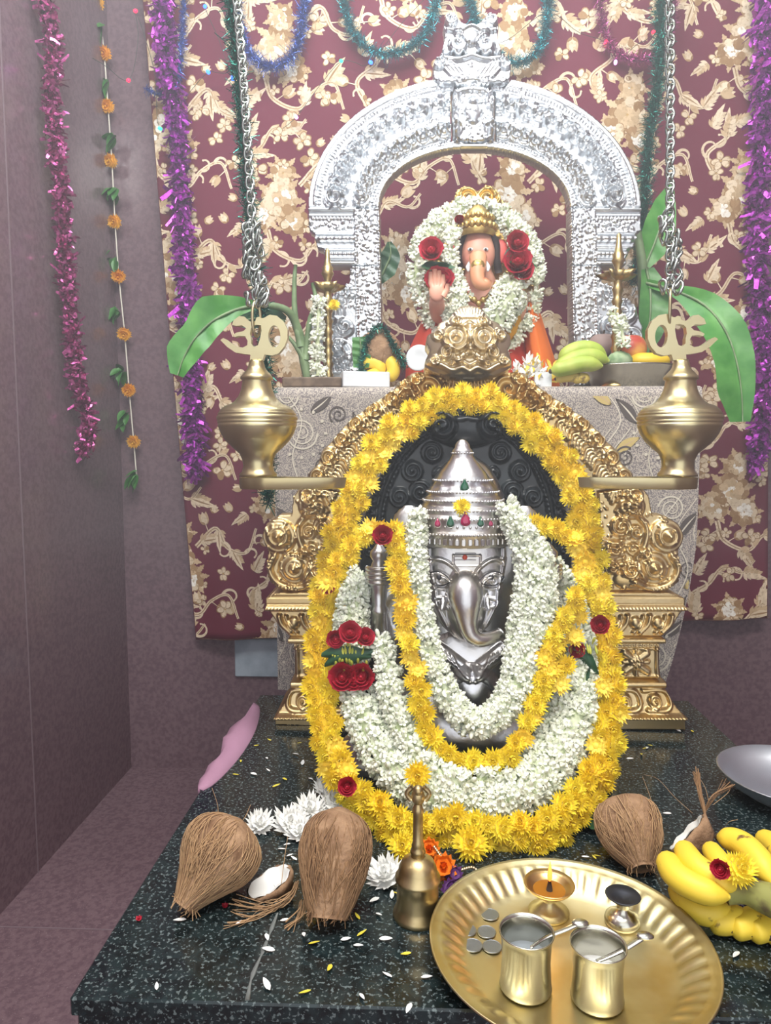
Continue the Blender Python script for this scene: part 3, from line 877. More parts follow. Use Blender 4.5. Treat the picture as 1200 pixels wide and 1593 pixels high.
# body behind the garlands: one joined, remeshed mass
def remesh(name, gs, vox, m, parent, sm=6):
    me = mesh(name + '_tmp', merge(*gs)); o = bpy.data.objects.new(name + '_tmp', me); COL.objects.link(o)
    r = o.modifiers.new('r', 'REMESH'); r.mode = 'VOXEL'; r.voxel_size = vox
    s = o.modifiers.new('s', 'SMOOTH'); s.iterations = sm; s.factor = .5
    dg = bpy.context.evaluated_depsgraph_get()
    m2 = bpy.data.meshes.new_from_object(o.evaluated_get(dg)); m2.name = name
    bpy.data.objects.remove(o); bpy.data.meshes.remove(me)
    V = np.array([v.co[:] for v in m2.vertices]) if len(m2.vertices) else np.zeros((0, 3))
    org = W[parent.name] if parent is not None else np.array([(V[:, 0].min() + V[:, 0].max()) / 2, (V[:, 1].min() + V[:, 1].max()) / 2, V[:, 2].min()])
    m2.transform(Matrix.Translation(Vector(-org)))
    m2.materials.clear(); m2.materials.append(m)
    for p in m2.polygons: p.use_smooth = True
    ob = bpy.data.objects.new(name, m2); COL.objects.link(ob)
    if parent is not None: ob.parent = parent
    else: ob.location = [float(c) for c in org]
    W[ob.name] = org
    return ob
cx = P(725, 1000, 1.15)[0]
def clipz(g, z=SLAB + .001):
    V = np.array(g[0]); V[:, 2] = np.maximum(V[:, 2], z); return V, g[1], g[2]
bodyg = [ball((cx, 1.20, .68), (.155, .06, .22)), clipz(ball((cx, 1.15, .57), (.19, .09, .09))), ball((cx, 1.20, .90), (.075, .05, .13)),
         clipz(ball((cx - .12, 1.11, .545), (.09, .07, .05))), clipz(ball((cx + .12, 1.11, .545), (.09, .07, .05)))]
for s in (-1, 1):
    bodyg.append(tube([(cx + s * .1, 1.2, .83), (cx + s * .16, 1.19, .76), (cx + s * .155, 1.15, .72)], [.035, .03, .025], 10))
    bodyg.append(ball((cx + s * .085, 1.17, .875), (.045, .016, .075), rot=(0, s * .2, 0)))
bodyo = remesh('body', bodyg, .008, M['silverworn'], idol)
# lower stone pedestal showing at the sides
put('stone_seat', box((cx - .19, 1.04, SLAB + .0005), (cx + .215, 1.3, SLAB + .03), .006), M['blackstone'], idol, smooth=False)
# face
rf = Relief(648, 802, 838, 1002, .9, lambda v: 724 + 0 * v)
S, V = rf.S, rf.V
U0 = rf.U - 724
m_face = ((S / 66) ** 2 + ((V - 880) / 112) ** 2 <= 1) & (V > 840) & (V < 992)
m_face &= S < np.interp(V, [840, 870, 900, 935, 965, 992], [68, 66, 60, 56, 42, 24])
dome = np.sqrt(np.clip(1 - (S / 74) ** 2 - ((V - 890) / 120) ** 2, 0, 1))
rf.H += .004 + .034 * dome
# border sheet (side of the head)
edge = np.interp(V, [840, 870, 900, 935, 965, 992], [60, 58, 51, 46, 32, 14])
rf.H -= .014 * np.clip((S - edge) / 4, 0, 1)
rf.stroke([(58, 850), (56, 880), (49, 910), (44, 938), (30, 966)], 3, .004)
# brows, eyes
rf.stroke([(12, 888), (18, 878), (32, 868), (48, 866), (58, 874)], 3.6, .007); rf.stroke([(14, 882), (24, 872), (38, 864), (54, 864)], 2.2, .004)
eye = (40.5, 897)
rf.stroke([(22, 905), (30, 894), (42, 888), (54, 890), (60, 897)], 2.2, .005); rf.stroke([(22, 905), (36, 910), (50, 908), (59, 899)], 2, .0045)
rf.dome(*eye, 13, .005, .65); rf.ring(*eye, 6, 1.4, .0022); rf.dome(*eye, 2.6, .003)
# cheek tucks, tusk stubs
rf.stroke([(30, 938), (42, 936), (50, 930)], 4, .006); rf.dome(40, 925, 14, .004)
# forehead mark
rf.stroke([(0, 858.5), (20, 858.5)], 1.3, .0016); rf.stroke([(0, 874.5), (20, 874.5)], 1.3, .0016); rf.stroke([(20, 858), (20, 875)], 1.3, .0016)
# trunk: long tapering dome turning at its tip
tw = np.interp(V, [874, 890, 905, 930, 955, 975, 990], [17, 26, 31, 34, 30, 22, 14])
th = np.interp(V, [872, 890, 910, 940, 965, 985, 992], [0, .018, .034, .048, .048, .040, .032])
rf.H += .25 * th * np.clip(1 - (S / tw) ** 2, 0, 1) ** .72
face = put('face', rf.geo(m_face, YI, .03), M['silverworn'], idol, label='polished silver elephant face with long trunk')
tp_ = [(724, 890, .010, 8), (724, 902, .030, 20), (724, 916, .045, 26.5), (724.5, 932, .054, 29), (726, 955, .060, 25), (728.5, 974, .063, 18), (734, 988, .064, 14), (745, 995, .063, 12.5), (758, 994, .058, 11.5), (771, 989, .05, 10), (779, 984, .044, 8)]
tpath = smooth_path([P(a, b, YI - c) for a, b, c, r in tp_], 44)
trad = np.interp(np.linspace(0, 1, 44), np.linspace(0, 1, 11), [r for a, b, c, r in tp_]) * (YI - .05) / FPX
trad = np.convolve(np.pad(trad, 2, 'edge'), np.ones(5) / 5, 'valid')
trk = put('trunk', tube(tpath, trad, 24), M['silverworn'], face, label='long smooth silver trunk curling at its tip')
for s_ in (-1, 1):
    a = P(724 + s_ * 33, 933, YI - .04); b_ = P(724 + s_ * 44, 931, YI - .03); c_ = P(724 + s_ * 37, 950, YI - .05)
    put('tusk', tube([b_, a, (a + c_) / 2, c_], [.006, .0065, .005, .002], 8), M['silverworn'], face)
M['ash'] = mat('white_ash_line', (232, 232, 234), .6); M['vermilion'] = mat('vermilion_dot', (206, 72, 42), .5)
M['eyedark'] = mat('eye_line', (62, 60, 64), .35, .6)
yf = YI - .058
for k in range(3):
    put('ash_line', tube(PP([(708, 861 + k * 5.2), (724, 861 + k * 5.2), (741, 861 + k * 5.2)], YI - .0405), .0009, 5), M['ash'], face)
put('vermilion_dot', ball(P(723.5, 867, YI - .041), (.004, .002, .0042), 12, 8), M['vermilion'], face)
for s_ in (-1, 1):
    def ep(a, b, h=.0): return P(724 + s_ * a, b, YI - h)
    def surf(a, b):
        i = int(round((b - rf.V[0, 0]) / .9)); j = int(round((724 + s_ * a - rf.U[0, 0]) / .9)); return float(rf.H[i, j]) + .0004
    ln = [(21, 905), (30, 895), (42, 889), (54, 891), (60, 897)]
    put('eye_outline', tube(smooth_path([ep(a, b, surf(a, b)) for a, b in ln], 16), .0011, 5), M['eyedark'], face)
    ln = [(21, 905), (36, 911), (50, 909), (60, 898)]
    put('eye_outline', tube(smooth_path([ep(a, b, surf(a, b)) for a, b in ln], 16), .001, 5), M['eyedark'], face)
    put('pupil', ball(ep(40.5, 898, surf(40.5, 898) - .0006), (.0042, .002, .0042), 12, 8), M['eyedark'], face)
# crown
YK = 1.135
cyw = [(846, 72), (844, 75), (829, 76), (827, 78), (824, 78), (822, 75), (807, 74), (805, 75.5), (801, 75), (799, 72), (795, 69.5), (793, 70.5), (789, 69), (787, 65.5), (781, 61.5), (779, 63), (775, 61.5), (773, 58), (768, 55), (766, 56.5), (762, 55), (760, 51.5), (750, 45), (748, 46.5), (745, 45), (743, 41), (735, 36), (725, 28), (715, 20), (706, 15.5), (704, 16.5), (700, 15), (697, 12), (692, 11), (687, 8), (684, 4), (683, .2)]
k = YK / FPX
Cc = P(722, 846, YK)
prof = []
for y, w in cyw: prof.append((w * k, P(720.5, y, YK)[2] - Cc[2]))
g = lathe(prof, 64)
Vc = np.array(g[0])
ang = np.arctan2(Vc[:, 1], Vc[:, 0]); z = Vc[:, 2]
zz = lambda y: P(720.5, y, YK)[2] - Cc[2]
orn = .0016 * np.sin(ang * 44) * ((z > zz(820)) & (z < zz(808))) + .0014 * np.sin(ang * 30) * ((z > zz(843)) & (z < zz(830))) + .0012 * np.sin(ang * 50) * ((z > zz(765)) & (z < zz(749)))
rr = np.hypot(Vc[:, 0], Vc[:, 1]); Vc[:, :2] *= ((rr + orn) / (rr + 1e-9))[:, None]
Vc[:, 1] *= .82
Vc[:, 0] += -.004 * np.clip(z / .16, 0, 1)
crown = put('crown', (Vc + Cc, g[1], g[2]), M['silver2'] if 'silver2' in M else M['silverworn'], idol, label='tall conical silver crown with bands')
def crown_pt(px, py, out=.0):
    """front surface of the crown under a pixel"""
    w = np.interp(-py, [-a for a, b in cyw], [b for a, b in cyw])
    f = min(1, abs(px - 721) / w)
    y = YK - .82 * w * k * math.sqrt(max(0, 1 - f * f)) - out
    return P(px, py, y)
M['ruby'] = mat('magenta_glass', (176, 26, 84), .12, 0, spec=.8); M['emerald'] = mat('green_glass', (18, 92, 62), .12, 0, spec=.8)
def gem(px, py, s, m):
    c = crown_pt(px, py, .0016)
    t = np.linspace(0, 2 * np.pi, 18, endpoint=False)
    r = .0048 * s; x = r * np.sin(t) * (1 - .35 * np.cos(t)); zc = r * 1.35 * np.cos(t) + np.where(np.cos(t) > .9, r * .5, 0)
    rim = np.column_stack([x, np.zeros(18), zc]); mid = rim * .55 + [0, -.0024, 0]
    Vv = np.vstack([rim + [0, .003, 0], rim, mid, [[0, -.0028, 0]]]) + c
    Q = [(a * 18 + i, a * 18 + (i + 1) % 18, (a + 1) * 18 + (i + 1) % 18, (a + 1) * 18 + i) for a in (0, 1) for i in range(18)]
    T = [(36 + i, 36 + (i + 1) % 18, 54) for i in range(18)]
    go = put('gem', (Vv, arr(Q, 4), arr(T, 3)), m, crown, smooth=False)
    put('gem_setting', tube(np.vstack([rim * 1.12 + c, (rim * 1.12 + c)[:1]]), .0008, 5, cap=False), M['silverworn'], crown)
for a in ((723, 757, 1.25, 'emerald'), (681, 814, .9, 'ruby'), (701, 813, 1.1, 'emerald'), (724.5, 809, 1.45, 'ruby'), (747.5, 813, 1.05, 'emerald'), (763, 814, .85, 'ruby')):
    gem(*a[:3], M[a[3]])
# beaded rims and panelled band of the crown
zc_ = Cc[2]
def beadring(py, w, n, r):
    gs = []
    zz1 = P(720.5, py, YK)[2]
    for i in range(n):
        a_ = 2 * math.pi * i / n
        gs.append(ball((Cc[0] - .004 * min(1, (zz1 - Cc[2]) / .16) + w * k * math.cos(a_), Cc[1] + .82 * w * k * math.sin(a_), zz1), r, 8, 6))
    put('bead_row', merge(*gs), M['silverworn'], crown)
for py, w, n, r in ((826, 78.5, 84, .0024), (803, 75.5, 84, .002), (791, 70.3, 80, .0018), (777, 62.8, 76, .0018), (764, 56.3, 70, .0018), (746.5, 46.2, 56, .0018), (705, 16.8, 22, .0016)): beadring(py, w, n, r)
for i in range(26):
    a_ = math.pi * (1.0 + i / 25)
    c_ = np.array([Cc[0] + 75.5 * k * math.cos(a_), Cc[1] + .82 * 75.5 * k * math.sin(a_), P(720, 836.5, YK)[2]])
    put('crown_panel', xf(box((-.0034, -.0022, -.0052), (.0034, .001, .0052), .0012), TRS(c_, (0, 0, a_ + math.pi / 2))), M['silverworn'], crown, smooth=False)
    c_ = np.array([Cc[0] + 74.4 * k * math.cos(a_), Cc[1] + .82 * 74.4 * k * math.sin(a_), P(720, 814.5, YK)[2]])
    put('crown_stud', ball(c_, (.0022, .0022, .0026), 8, 6), M['silverworn'], crown)
# chest plate with shawl
rc = Relief(640, 836, 978, 1146, 1.1, lambda v: 730 + 0 * v)
mc = (rc.S / 92) ** 2 + ((rc.V - 1060) / 84) ** 2 <= 1
rc.H += .012 + .034 * np.sqrt(np.clip(1 - (rc.S / 100) ** 2 - ((rc.V - 1062) / 92) ** 2, 0, 1))
rc.dome(0, 1066, 44, .026, 1.1)
for q in ([(62, 994), (44, 1000), (26, 1012), (6, 1026)], [(60, 1004), (42, 1012), (24, 1024), (4, 1036)]): rc.stroke(q, 7, .010)
rc.stroke([(8, 1030), (26, 1040), (38, 1060), (40, 1090)], 7, .008)
for i in range(7): rc.stroke([(20 + i * 6, 1022 - i * 4), (28 + i * 6, 1008 - i * 3)], 1.5, .003, 5)
rc.beads([(34, 1036), (46, 1060), (47, 1092)], 4, 2, .003)
put('chest_plate', rc.geo(mc, YI + .02, .02), M['silverworn'], idol)
# raised hands with their emblems
for px0, top, bot in ((590, 838, 985), (852, 842, 968)):
    d = 1.135
    pr_ = [(.2, 0), (11, 0), (14, 8), (12, 30), (15, 34), (15, 40), (11, 46), (13, 70), (17, 84), (17, 100), (13, 108), (10, 116), (14, 122), (14, 130), (9, 136), (5, 142), (.2, 147)]
    b0 = P(px0, bot, d); kk = d / FPX * (bot - top) / 147
    hnd = put('raised_hand', lathe([(a * d / FPX, z_ * kk) for a, z_ in pr_], 18, b0), M['silverworn'], idol)
    for f in range(4):
        z0 = b0[2] + kk * (84 + f * 7)
        put('finger', tube(smooth_path([(b0[0] - .019, b0[1] - .004, z0), (b0[0] - .010, b0[1] - .021, z0 + .001), (b0[0] + .008, b0[1] - .022, z0 + .001), (b0[0] + .018, b0[1] - .006, z0)], 10), .0042, 8), M['silverworn'], hnd)
# ------------------------------------------------------------------ flowers
def petal_strip(l, w, el, az, r0=0., curl=.25):
    """5-point petal leaving the centre at azimuth az, elevation el"""
    ca, sa, ce, se = math.cos(az), math.sin(az), math.cos(el), math.sin(el)
    e2 = el + curl
    p = []
    for x, y, e in ((0, w * .28, el), (0, -w * .28, el), (.6 * l, w * .5, el), (.6 * l, -w * .5, el), (l, 0, e2)):
        hx = r0 + x * math.cos(e); hz = x * math.sin(e)
        p.append((hx * ca - y * sa, hx * sa + y * ca, hz))
    return np.array(p), arr([(0, 1, 3, 2)], 4), arr([(2, 3, 4)], 3)
def blossom(layers, seed=0, core=None):
    g = Geo(); q = random.Random(seed)
    for n, l, w, el, r0, z in layers:
        o = q.uniform(0, 6)
        for i in range(n):
            V, Q, T = petal_strip(l * q.uniform(.88, 1.1), w, R(el) + q.uniform(-.12, .12), o + i / n * 2 * math.pi + q.uniform(-.1, .1), r0)
            g.add((V + [0, 0, z], Q, T))
    if core: g.add(ball((0, 0, core[1]), (core[0], core[0], core[0] * .7), 8, 5))
    return g.get()
mums = [mesh('chrysanthemum', blossom([(22, .017, .0038, -14, .001, -.002), (22, .0165, .0038, 6, .001, 0), (20, .015, .0036, 24, .001, .001), (16, .0125, .0034, 44, .001, .002), (12, .0105, .003, 64, .001, .003), (6, .008, .0026, 80, 0, .003)], s, (.006, 0)), M['yellow'], False) for s in (1, 2, 3)]
M['yellowcore'] = mat('yellow_petal_light', (254, 228, 96), .6, 0, rand=(250, 214, 60))
mumopen = mesh('open_chrysanthemum', blossom([(18, .017, .0052, 2, .002, 0), (14, .013, .0048, 22, .002, .001)], 5, (.0055, .001)), M['yellowcore'], False)
whitemum = mesh('white_chrysanthemum', blossom([(18, .024, .0062, 6, .002, .002), (16, .021, .006, 22, .002, .003), (12, .016, .005, 44, .001, .004), (8, .011, .004, 66, 0, .005)], 9, (.006, .003)), M['whitepetal'], False)
marigold = mesh('marigold', blossom([(20, .0145, .005, -16, .001, -.002), (20, .014, .005, 4, .001, 0), (18, .013, .0046, 24, .001, .002), (14, .011, .004, 48, .001, .003), (9, .009, .0036, 70, 0, .004)], 4, (.006, 0)), M['orange'], False)
def jbud(opened):
    V, Q, T = tube([(0, 0, 0), (0, 0, .004), (0, 0, .009), (0, 0, .013), (0, 0, .0155)], [.0012, .002, .0036, .0028, .0006], 6, cap=False)
    g = Geo().add((V, Q, T))
    if opened:
        for i in range(5):
            g.add(tuple(x + [0, 0, .010] if j == 0 else x for j, x in enumerate(petal_strip(.0085, .0056, R(18), i * 1.2566, .001, .1))))
    return g.get()
JB = [jbud(False), jbud(True)]
jmesh = [mesh('jasmine_bud', JB[0], M['jasmine'], True), mesh('jasmine_flower', JB[1], M['jasmine'], True)]
def rose_geo():
    g = Geo(); q = random.Random(3)
    for n, r, h, lean in ((5, .0185, .014, .55), (5, .0145, .017, .3), (4, .010, .018, .12), (3, .0055, .0175, 0)):
        o = q.uniform(0, 6)
        for i in range(n):
            a0 = o + i / n * 6.283; sp = 6.283 / n * .72
            u = np.linspace(-sp, sp, 5)[:, None]; v = np.linspace(0, 1, 4)[None]
            rad = r * (.35 + .65 * np.sqrt(v)) * (1 + lean * .35 * v ** 3) * (1 - .08 * np.cos(u * 2))
            zz_ = h * v * (1 - .12 * (u / sp) ** 2 * v)
            V = np.stack([rad * np.cos(a0 + u), rad * np.sin(a0 + u), zz_ + 0 * u], -1).reshape(-1, 3)
            g.add((V, grid_faces(5, 4), NT))
    g.add(ball((0, 0, .007), (.008, .008, .008), 10, 6)); g.add(ball((0, 0, .014), (.0028, .0028, .004), 8, 5))
    return g.get()
rosem = mesh('rose', rose_geo(), M['rose'], True)
def leafgeo(l, w, fold=.25, droop=.2, n=7):
    x = np.linspace(0, 1, n)[:, None]; v = np.linspace(-1, 1, 5)[None]
    ww = w * .5 * np.sin(np.pi * np.clip(x, 0, 1) ** .75) ** .8 + .0004
    V = np.stack([x * l + 0 * v, v * ww, fold * np.abs(v) * ww - droop * l * x ** 2 + 0 * v], -1).reshape(-1, 3)
    return V, grid_faces(n, 5), NT
leafm = mesh('leaf', leafgeo(.04, .02), M['leaf'], True)
leafdk = mesh('leaf', leafgeo(.055, .026, .3, .15), M['leafdark'], True)

def facing(p, spread=.5, up=.15, q=random):
    """direction roughly towards the viewer's side of the shrine"""
    n = np.array([0, -1., up]) + np.array([q.uniform(-1, 1), q.uniform(-1, 1), q.uniform(-1, 1)]) * spread
    return n / np.linalg.norm(n)
def dpath(pts, dep, n=None):
    """pixel path + depth function -> world polyline"""
    p = smooth_path(pts, n or max(12, int(plen(pts) / 12)))
    return np.array([P(a, b, dep(b) if callable(dep) else dep) for a, b in p])
DG = lambda py: float(np.interp(py, [600, 700, 820, 1000, 1150, 1250, 1300], [1.222, 1.218, 1.19, 1.135, 1.05, .975, .912]))
DW = lambda py: float(np.interp(py, [800, 900, 1000, 1100, 1160, 1240, 1280], [1.165, 1.15, 1.11, 1.075, 1.045, .982, .94]))
DIW = lambda py: float(np.interp(py, [780, 880, 1000, 1080, 1140], [1.085, 1.078, 1.066, 1.045, 1.03]))
DIY = lambda py: float(np.interp(py, [800, 900, 1000, 1100, 1190], [1.095, 1.068, 1.048, 1.028, .993]))
M['garlandcore'] = mat('garland_string', (214, 176, 30), .8); M['jascore'] = mat('jasmine_core', (226, 232, 204), .8, 0, noise=(60, 2, (190, 202, 158), .4, .6))
def mum_garland(name, pts, dep, rows, gap, size, label, cat='flower garland', group=None, closed=False, seed=1, r=.012, jitter=.004, openf=.15):
    q = random.Random(seed)
    p = dpath(pts, dep, 160)
    root = empty(name, p[np.argmin(p[:, 2])], label, cat, group)
    put('string', tube(p[::2], r * .75, 7), M['garlandcore'], root)
    L = plen(p); n = int(L / gap); cp = smooth_path(p, n); t, a, b = frames(cp)
    side = np.cross(t, [0, -1., .1]); side /= np.linalg.norm(side, axis=1)[:, None] + 1e-9
    for i in range(n):
        for k in range(rows):
            off = (k - (rows - 1) / 2) * r * 1.55 + (i % 2 - .5) * r * .5
            c = cp[i] + side[i] * off + np.array([q.uniform(-1, 1), -.008 + q.uniform(-.5, .8) * .6 * jitter, q.uniform(-1, 1)]) * np.array([jitter, 1, jitter])
            nn = facing(c, .38, .2, q) + side[i] * off / r * .35
            me = mumopen if q.random() < openf else mums[q.randrange(3)]
            inst('chrysanthemum', me, frame(c, nn, q.uniform(0, 6.28), size * q.uniform(.85, 1.15)), root)
    return root
def jas_garland(name, pts, dep, wpx, dens, label, nparts=120, cat='jasmine garland', group=None, seed=1, scale=1.0, ends=None):
    """thick rope of jasmine: front buds as parts, the mass behind as stuff"""
    q = np.random.default_rng(seed)
    p = dpath(pts, dep, 120)
    root = empty(name, p[np.argmin(p[:, 2])], label, cat, group)
    wv = np.interp(np.linspace(0, 1, 120), np.linspace(0, 1, len(wpx)), wpx) * .5 / FPX * p[:, 1]
    put('string', tube(p[::2], np.maximum(wv[::2] - .006 * scale, .003), 9, sq=.7), M['jascore'], root)
    L = plen(p); n = int(L * dens)
    ii = np.interp(q.random(n), np.concatenate([[0], np.cumsum(wv)]) / wv.sum(), np.linspace(0, 119, 121)); ii = np.clip(ii, 0, 118.99); i0 = ii.astype(int); f = (ii - i0)[:, None]
    c = p[i0] * (1 - f) + p[np.minimum(i0 + 1, 119)] * f
    t, a, b = frames(p)
    sd = np.cross(t, [0, -1., .1]); sd /= np.linalg.norm(sd, axis=1)[:, None]
    fr = np.cross(sd, t); fr *= np.sign(-fr[:, 1:2] + 1e-9)
    ph = q.uniform(-1.9, 1.9, n)
    rad = np.sin(ph)[:, None] * sd[i0] + .72 * np.cos(ph)[:, None] * fr[i0]
    w = wv[i0][:, None]
    dirn = rad + q.normal(0, .38, (n, 3)) + t[i0] * q.normal(0, .3, n)[:, None]
    dirn /= np.linalg.norm(dirn, axis=1)[:, None]
    pos = c + rad * (w - .009 * scale)
    Ms = [np.array(frame(pos[k], dirn[k], q.uniform(0, 6.28), scale * q.uniform(.8, 1.2))) for k in range(n)]
    kind = q.random(n) < .45
    front = np.argsort(-np.cos(ph) + q.uniform(0, .5, n))[:nparts]
    fs = set(front.tolist())
    for k in front:
        inst('jasmine_flower' if kind[k] else 'jasmine_bud', jmesh[int(kind[k])], Matrix(Ms[k].tolist()), root)
    rest = [k for k in range(n) if k not in fs]
    g = merge(replicate(JB[0], [Ms[k] for k in rest if not kind[k]]), replicate(JB[1], [Ms[k] for k in rest if kind[k]]))
    put('jasmine_mass', g, M['jasminestuff'], root, kind='stuff')
    return root
ring = [(700, 622), (660, 640), (612, 676), (572, 726), (548, 780), (528, 840), (512, 900), (505, 960), (500, 1020), (501, 1080), (507, 1140), (524, 1190), (552, 1234), (596, 1274), (640, 1292), (700, 1284), (760, 1292), (820, 1294), (872, 1278), (908, 1240), (932, 1190), (944, 1130), (944, 1070), (938, 1010), (932, 950), (918, 895), (912, 840), (904, 785), (884, 735), (850, 690), (800, 650), (752, 624), (700, 622)]
big = mum_garland('chrysanthemum_garland', ring, DG, 2, .0205, 1.05, 'long yellow chrysanthemum garland looped from the stone arch down round the whole idol', seed=11, r=.0148)
inner = [(512, 905), (530, 868), (562, 836), (600, 822), (618, 842), (620, 880), (626, 930), (634, 980), (643, 1030), (652, 1085), (664, 1130), (690, 1165), (740, 1185), (786, 1170), (818, 1130), (836, 1080), (850, 1030), (862, 985), (884, 950), (905, 915), (908, 870), (880, 830), (828, 812)]
mum_garland('chrysanthemum_garland', inner, DIY, 1, .017, 1.02, 'slimmer yellow chrysanthemum garland hanging from the raised hands across the silver chest', seed=12, r=.010, openf=.35)
jas_garland('jasmine_garland', [(652, 796), (648, 850), (652, 910), (661, 970), (673, 1020), (692, 1070), (714, 1106), (742, 1126), (778, 1108), (806, 1064), (820, 1000), (832, 930), (830, 870), (806, 820), (786, 780)], DIW, [22, 24, 24, 26, 30, 36, 40, 46, 58, 62, 56, 40, 22], 2700,
            'white jasmine garland framing the silver face and meeting under the chest', 150, seed=3)
jas_garland('jasmine_garland', [(566, 890), (552, 930), (546, 985), (548, 1040), (562, 1095), (586, 1150), (624, 1200), (674, 1236), (740, 1248), (800, 1236), (846, 1196), (880, 1140), (898, 1085), (900, 1030), (893, 970), (876, 920), (850, 880)], DW, [36, 46, 48, 48, 60, 70, 74, 70, 62, 70, 80, 80, 64, 50, 44, 44, 40], 3300,
            'broad white jasmine garland with rose bands lying inside the outer chrysanthemum ring', 220, seed=4)
jas_garland('jasmine_garland', [(590, 992), (604, 1040), (612, 1090), (636, 1150), (676, 1196), (724, 1216), (780, 1200)], lambda py: DW(py) - .03, [30, 34, 36, 38, 36, 30, 22], 1300,
            'thin white jasmine strand between the broad jasmine garland and the slim yellow one', 90, seed=5)
# rose-and-leaf bands tied across the broad jasmine garland
def band(pxs, d, label, seed, leaves, fringe):
    q = random.Random(seed)
    c0 = P(*pxs[0][:2], d)
    root = empty('rose_band', c0, label, 'flower band', 'rose bands on the jasmine garland')
    for px, py, s in pxs:
        c = P(px, py, d - .012)
        inst('rose', rosem, frame(c, facing(c, .25, .25, q), q.uniform(0, 6), s), root)
    for pts in leaves:
        p = smooth_path([P(a, b, d - .018) for a, b in pts], 9)
        w = .013 * np.sin(np.linspace(.25, 2.9, 9))
        Vv = np.concatenate([np.stack([p + [0, .004, 0] * 1 - np.outer(w, [0, 0, 1]), p + [0, -.003, 0], p + [0, .004, 0] + np.outer(w, [0, 0, 1])], 1).reshape(-1, 3)])
        put('leaf', (Vv, grid_faces(9, 3), NT), M['leafdark'], root)
    for x0, x1, y in fringe:
        for i in range(int((x1 - x0) / 4.2)):
            c = P(x0 + i * 4.2, y + q.uniform(-3, 3), d - .012)
            inst('jasmine_bud', fr_m, frame(c, (q.uniform(-.2, .2), -.6, q.choice((-1, 1))), 0, (.7, .7, 1.0)), root)
M['greenbud'] = mat('pale_green_bud', (206, 206, 84), .6, 0, rand=(176, 186, 70))
fr_m = mesh('green_bud', JB[0], M['greenbud'], True)
dL = DW(1020) - .022
band([(545, 985, .85), (522, 992, .7), (568, 992, .7), (534, 1052, 1.05), (566, 1050, 1.0), (550, 1056, .9)], dL, 'band of red roses and green leaves on the jasmine garland below the axe-side hand', 5,
     [[(500, 1020), (522, 1016), (548, 1022), (580, 1014)], [(505, 1036), (525, 1022), (552, 1018), (578, 1022)]], [(520, 574, 1005), (524, 576, 1036)])
band([(903, 1074, .8), (934, 972, .7), (897, 1010, .6)], DG(1020) - .03, 'band of small dark roses and leaves on the jasmine garland across from the larger roses', 6,
     [[(893, 1010), (912, 1022), (918, 1046), (908, 1066)], [(900, 1018), (920, 1030), (932, 1048)]], [(888, 930, 1000)])
# single flowers resting on the idol and garlands
def loose(name, me, px, py, d, label, cat, s=1.0, n=(0, -1, .3), group=None):
    return inst(name, me, frame(P(px, py, d), n, random.uniform(0, 6), s), None, label=label, cat=cat, group=group)
c = crown_pt(719, 788, .004)
inst('chrysanthemum', mums[0], frame(c, (0, -1, .2), 0, .85), label='single yellow chrysanthemum tucked on the front of the silver crown', cat='flower')
loose('chrysanthemum', mums[1], 650, 1206, DW(1206) - .052, 'single yellow chrysanthemum lying on the white jasmine above the hand bell', 'flower', 1.15)
loose('rose', rosem, 596, 834, DIY(830) - .02, 'red rose tucked beside the raised silver hand under the yellow garland', 'rose', .75)
loose('rose', rosem, 511, 914, DG(914) - .028, 'small red rose pressed into the outer yellow garland at its widest', 'rose', .55)
loose('rose', rosem, 541, 1222, DG(1222) - .03, 'half-hidden dark red rose low in the outer yellow garland', 'rose', .65)
loose('chrysanthemum', mumopen, 938, 1068, DG(1068) - .03, 'pale yellow-white chrysanthemum beside the small dark roses', 'flower', .95)
# clusters of chrysanthemum hanging below the ring
for px, py, s, lb in ((626, 1316, 1.15, 'yellow chrysanthemum on the slab right behind the hand bell shoulder, below the garland'), (732, 1312, 1.45, 'large yellow chrysanthemum hanging low over the gold bead string')):
    cc = G(px, py, SLAB + .02)
    inst('chrysanthemum', mums[0], frame(cc, (0, -.8, .6), 0, s), label=lb, cat='flower')
# cluster of flowers on the jasmine side of the slim garland
q = random.Random(8)
tas = empty('chrysanthemum_tassel', P(870, 1000, 1.06), 'bunched tassel of yellow chrysanthemums beside the small dark rose band', 'flower tassel')
for px, py in ((850, 962), (878, 968), (842, 998), (868, 1000), (894, 990), (852, 1030), (882, 1034), (842, 1062), (872, 1064), (900, 958), (864, 1046)):
    cc = P(px, py, DW(py) - .055)
    inst('chrysanthemum', (mums + [mumopen])[q.randrange(4)], frame(cc, facing(cc, .35, .2, q), q.uniform(0, 6), .95), tas)
put('string', tube(smooth_path([P(850, 955, DW(955) - .045), P(872, 1000, DW(1000) - .045), P(860, 1066, DW(1066) - .045)], 14), .006, 6), M['garlandcore'], tas)
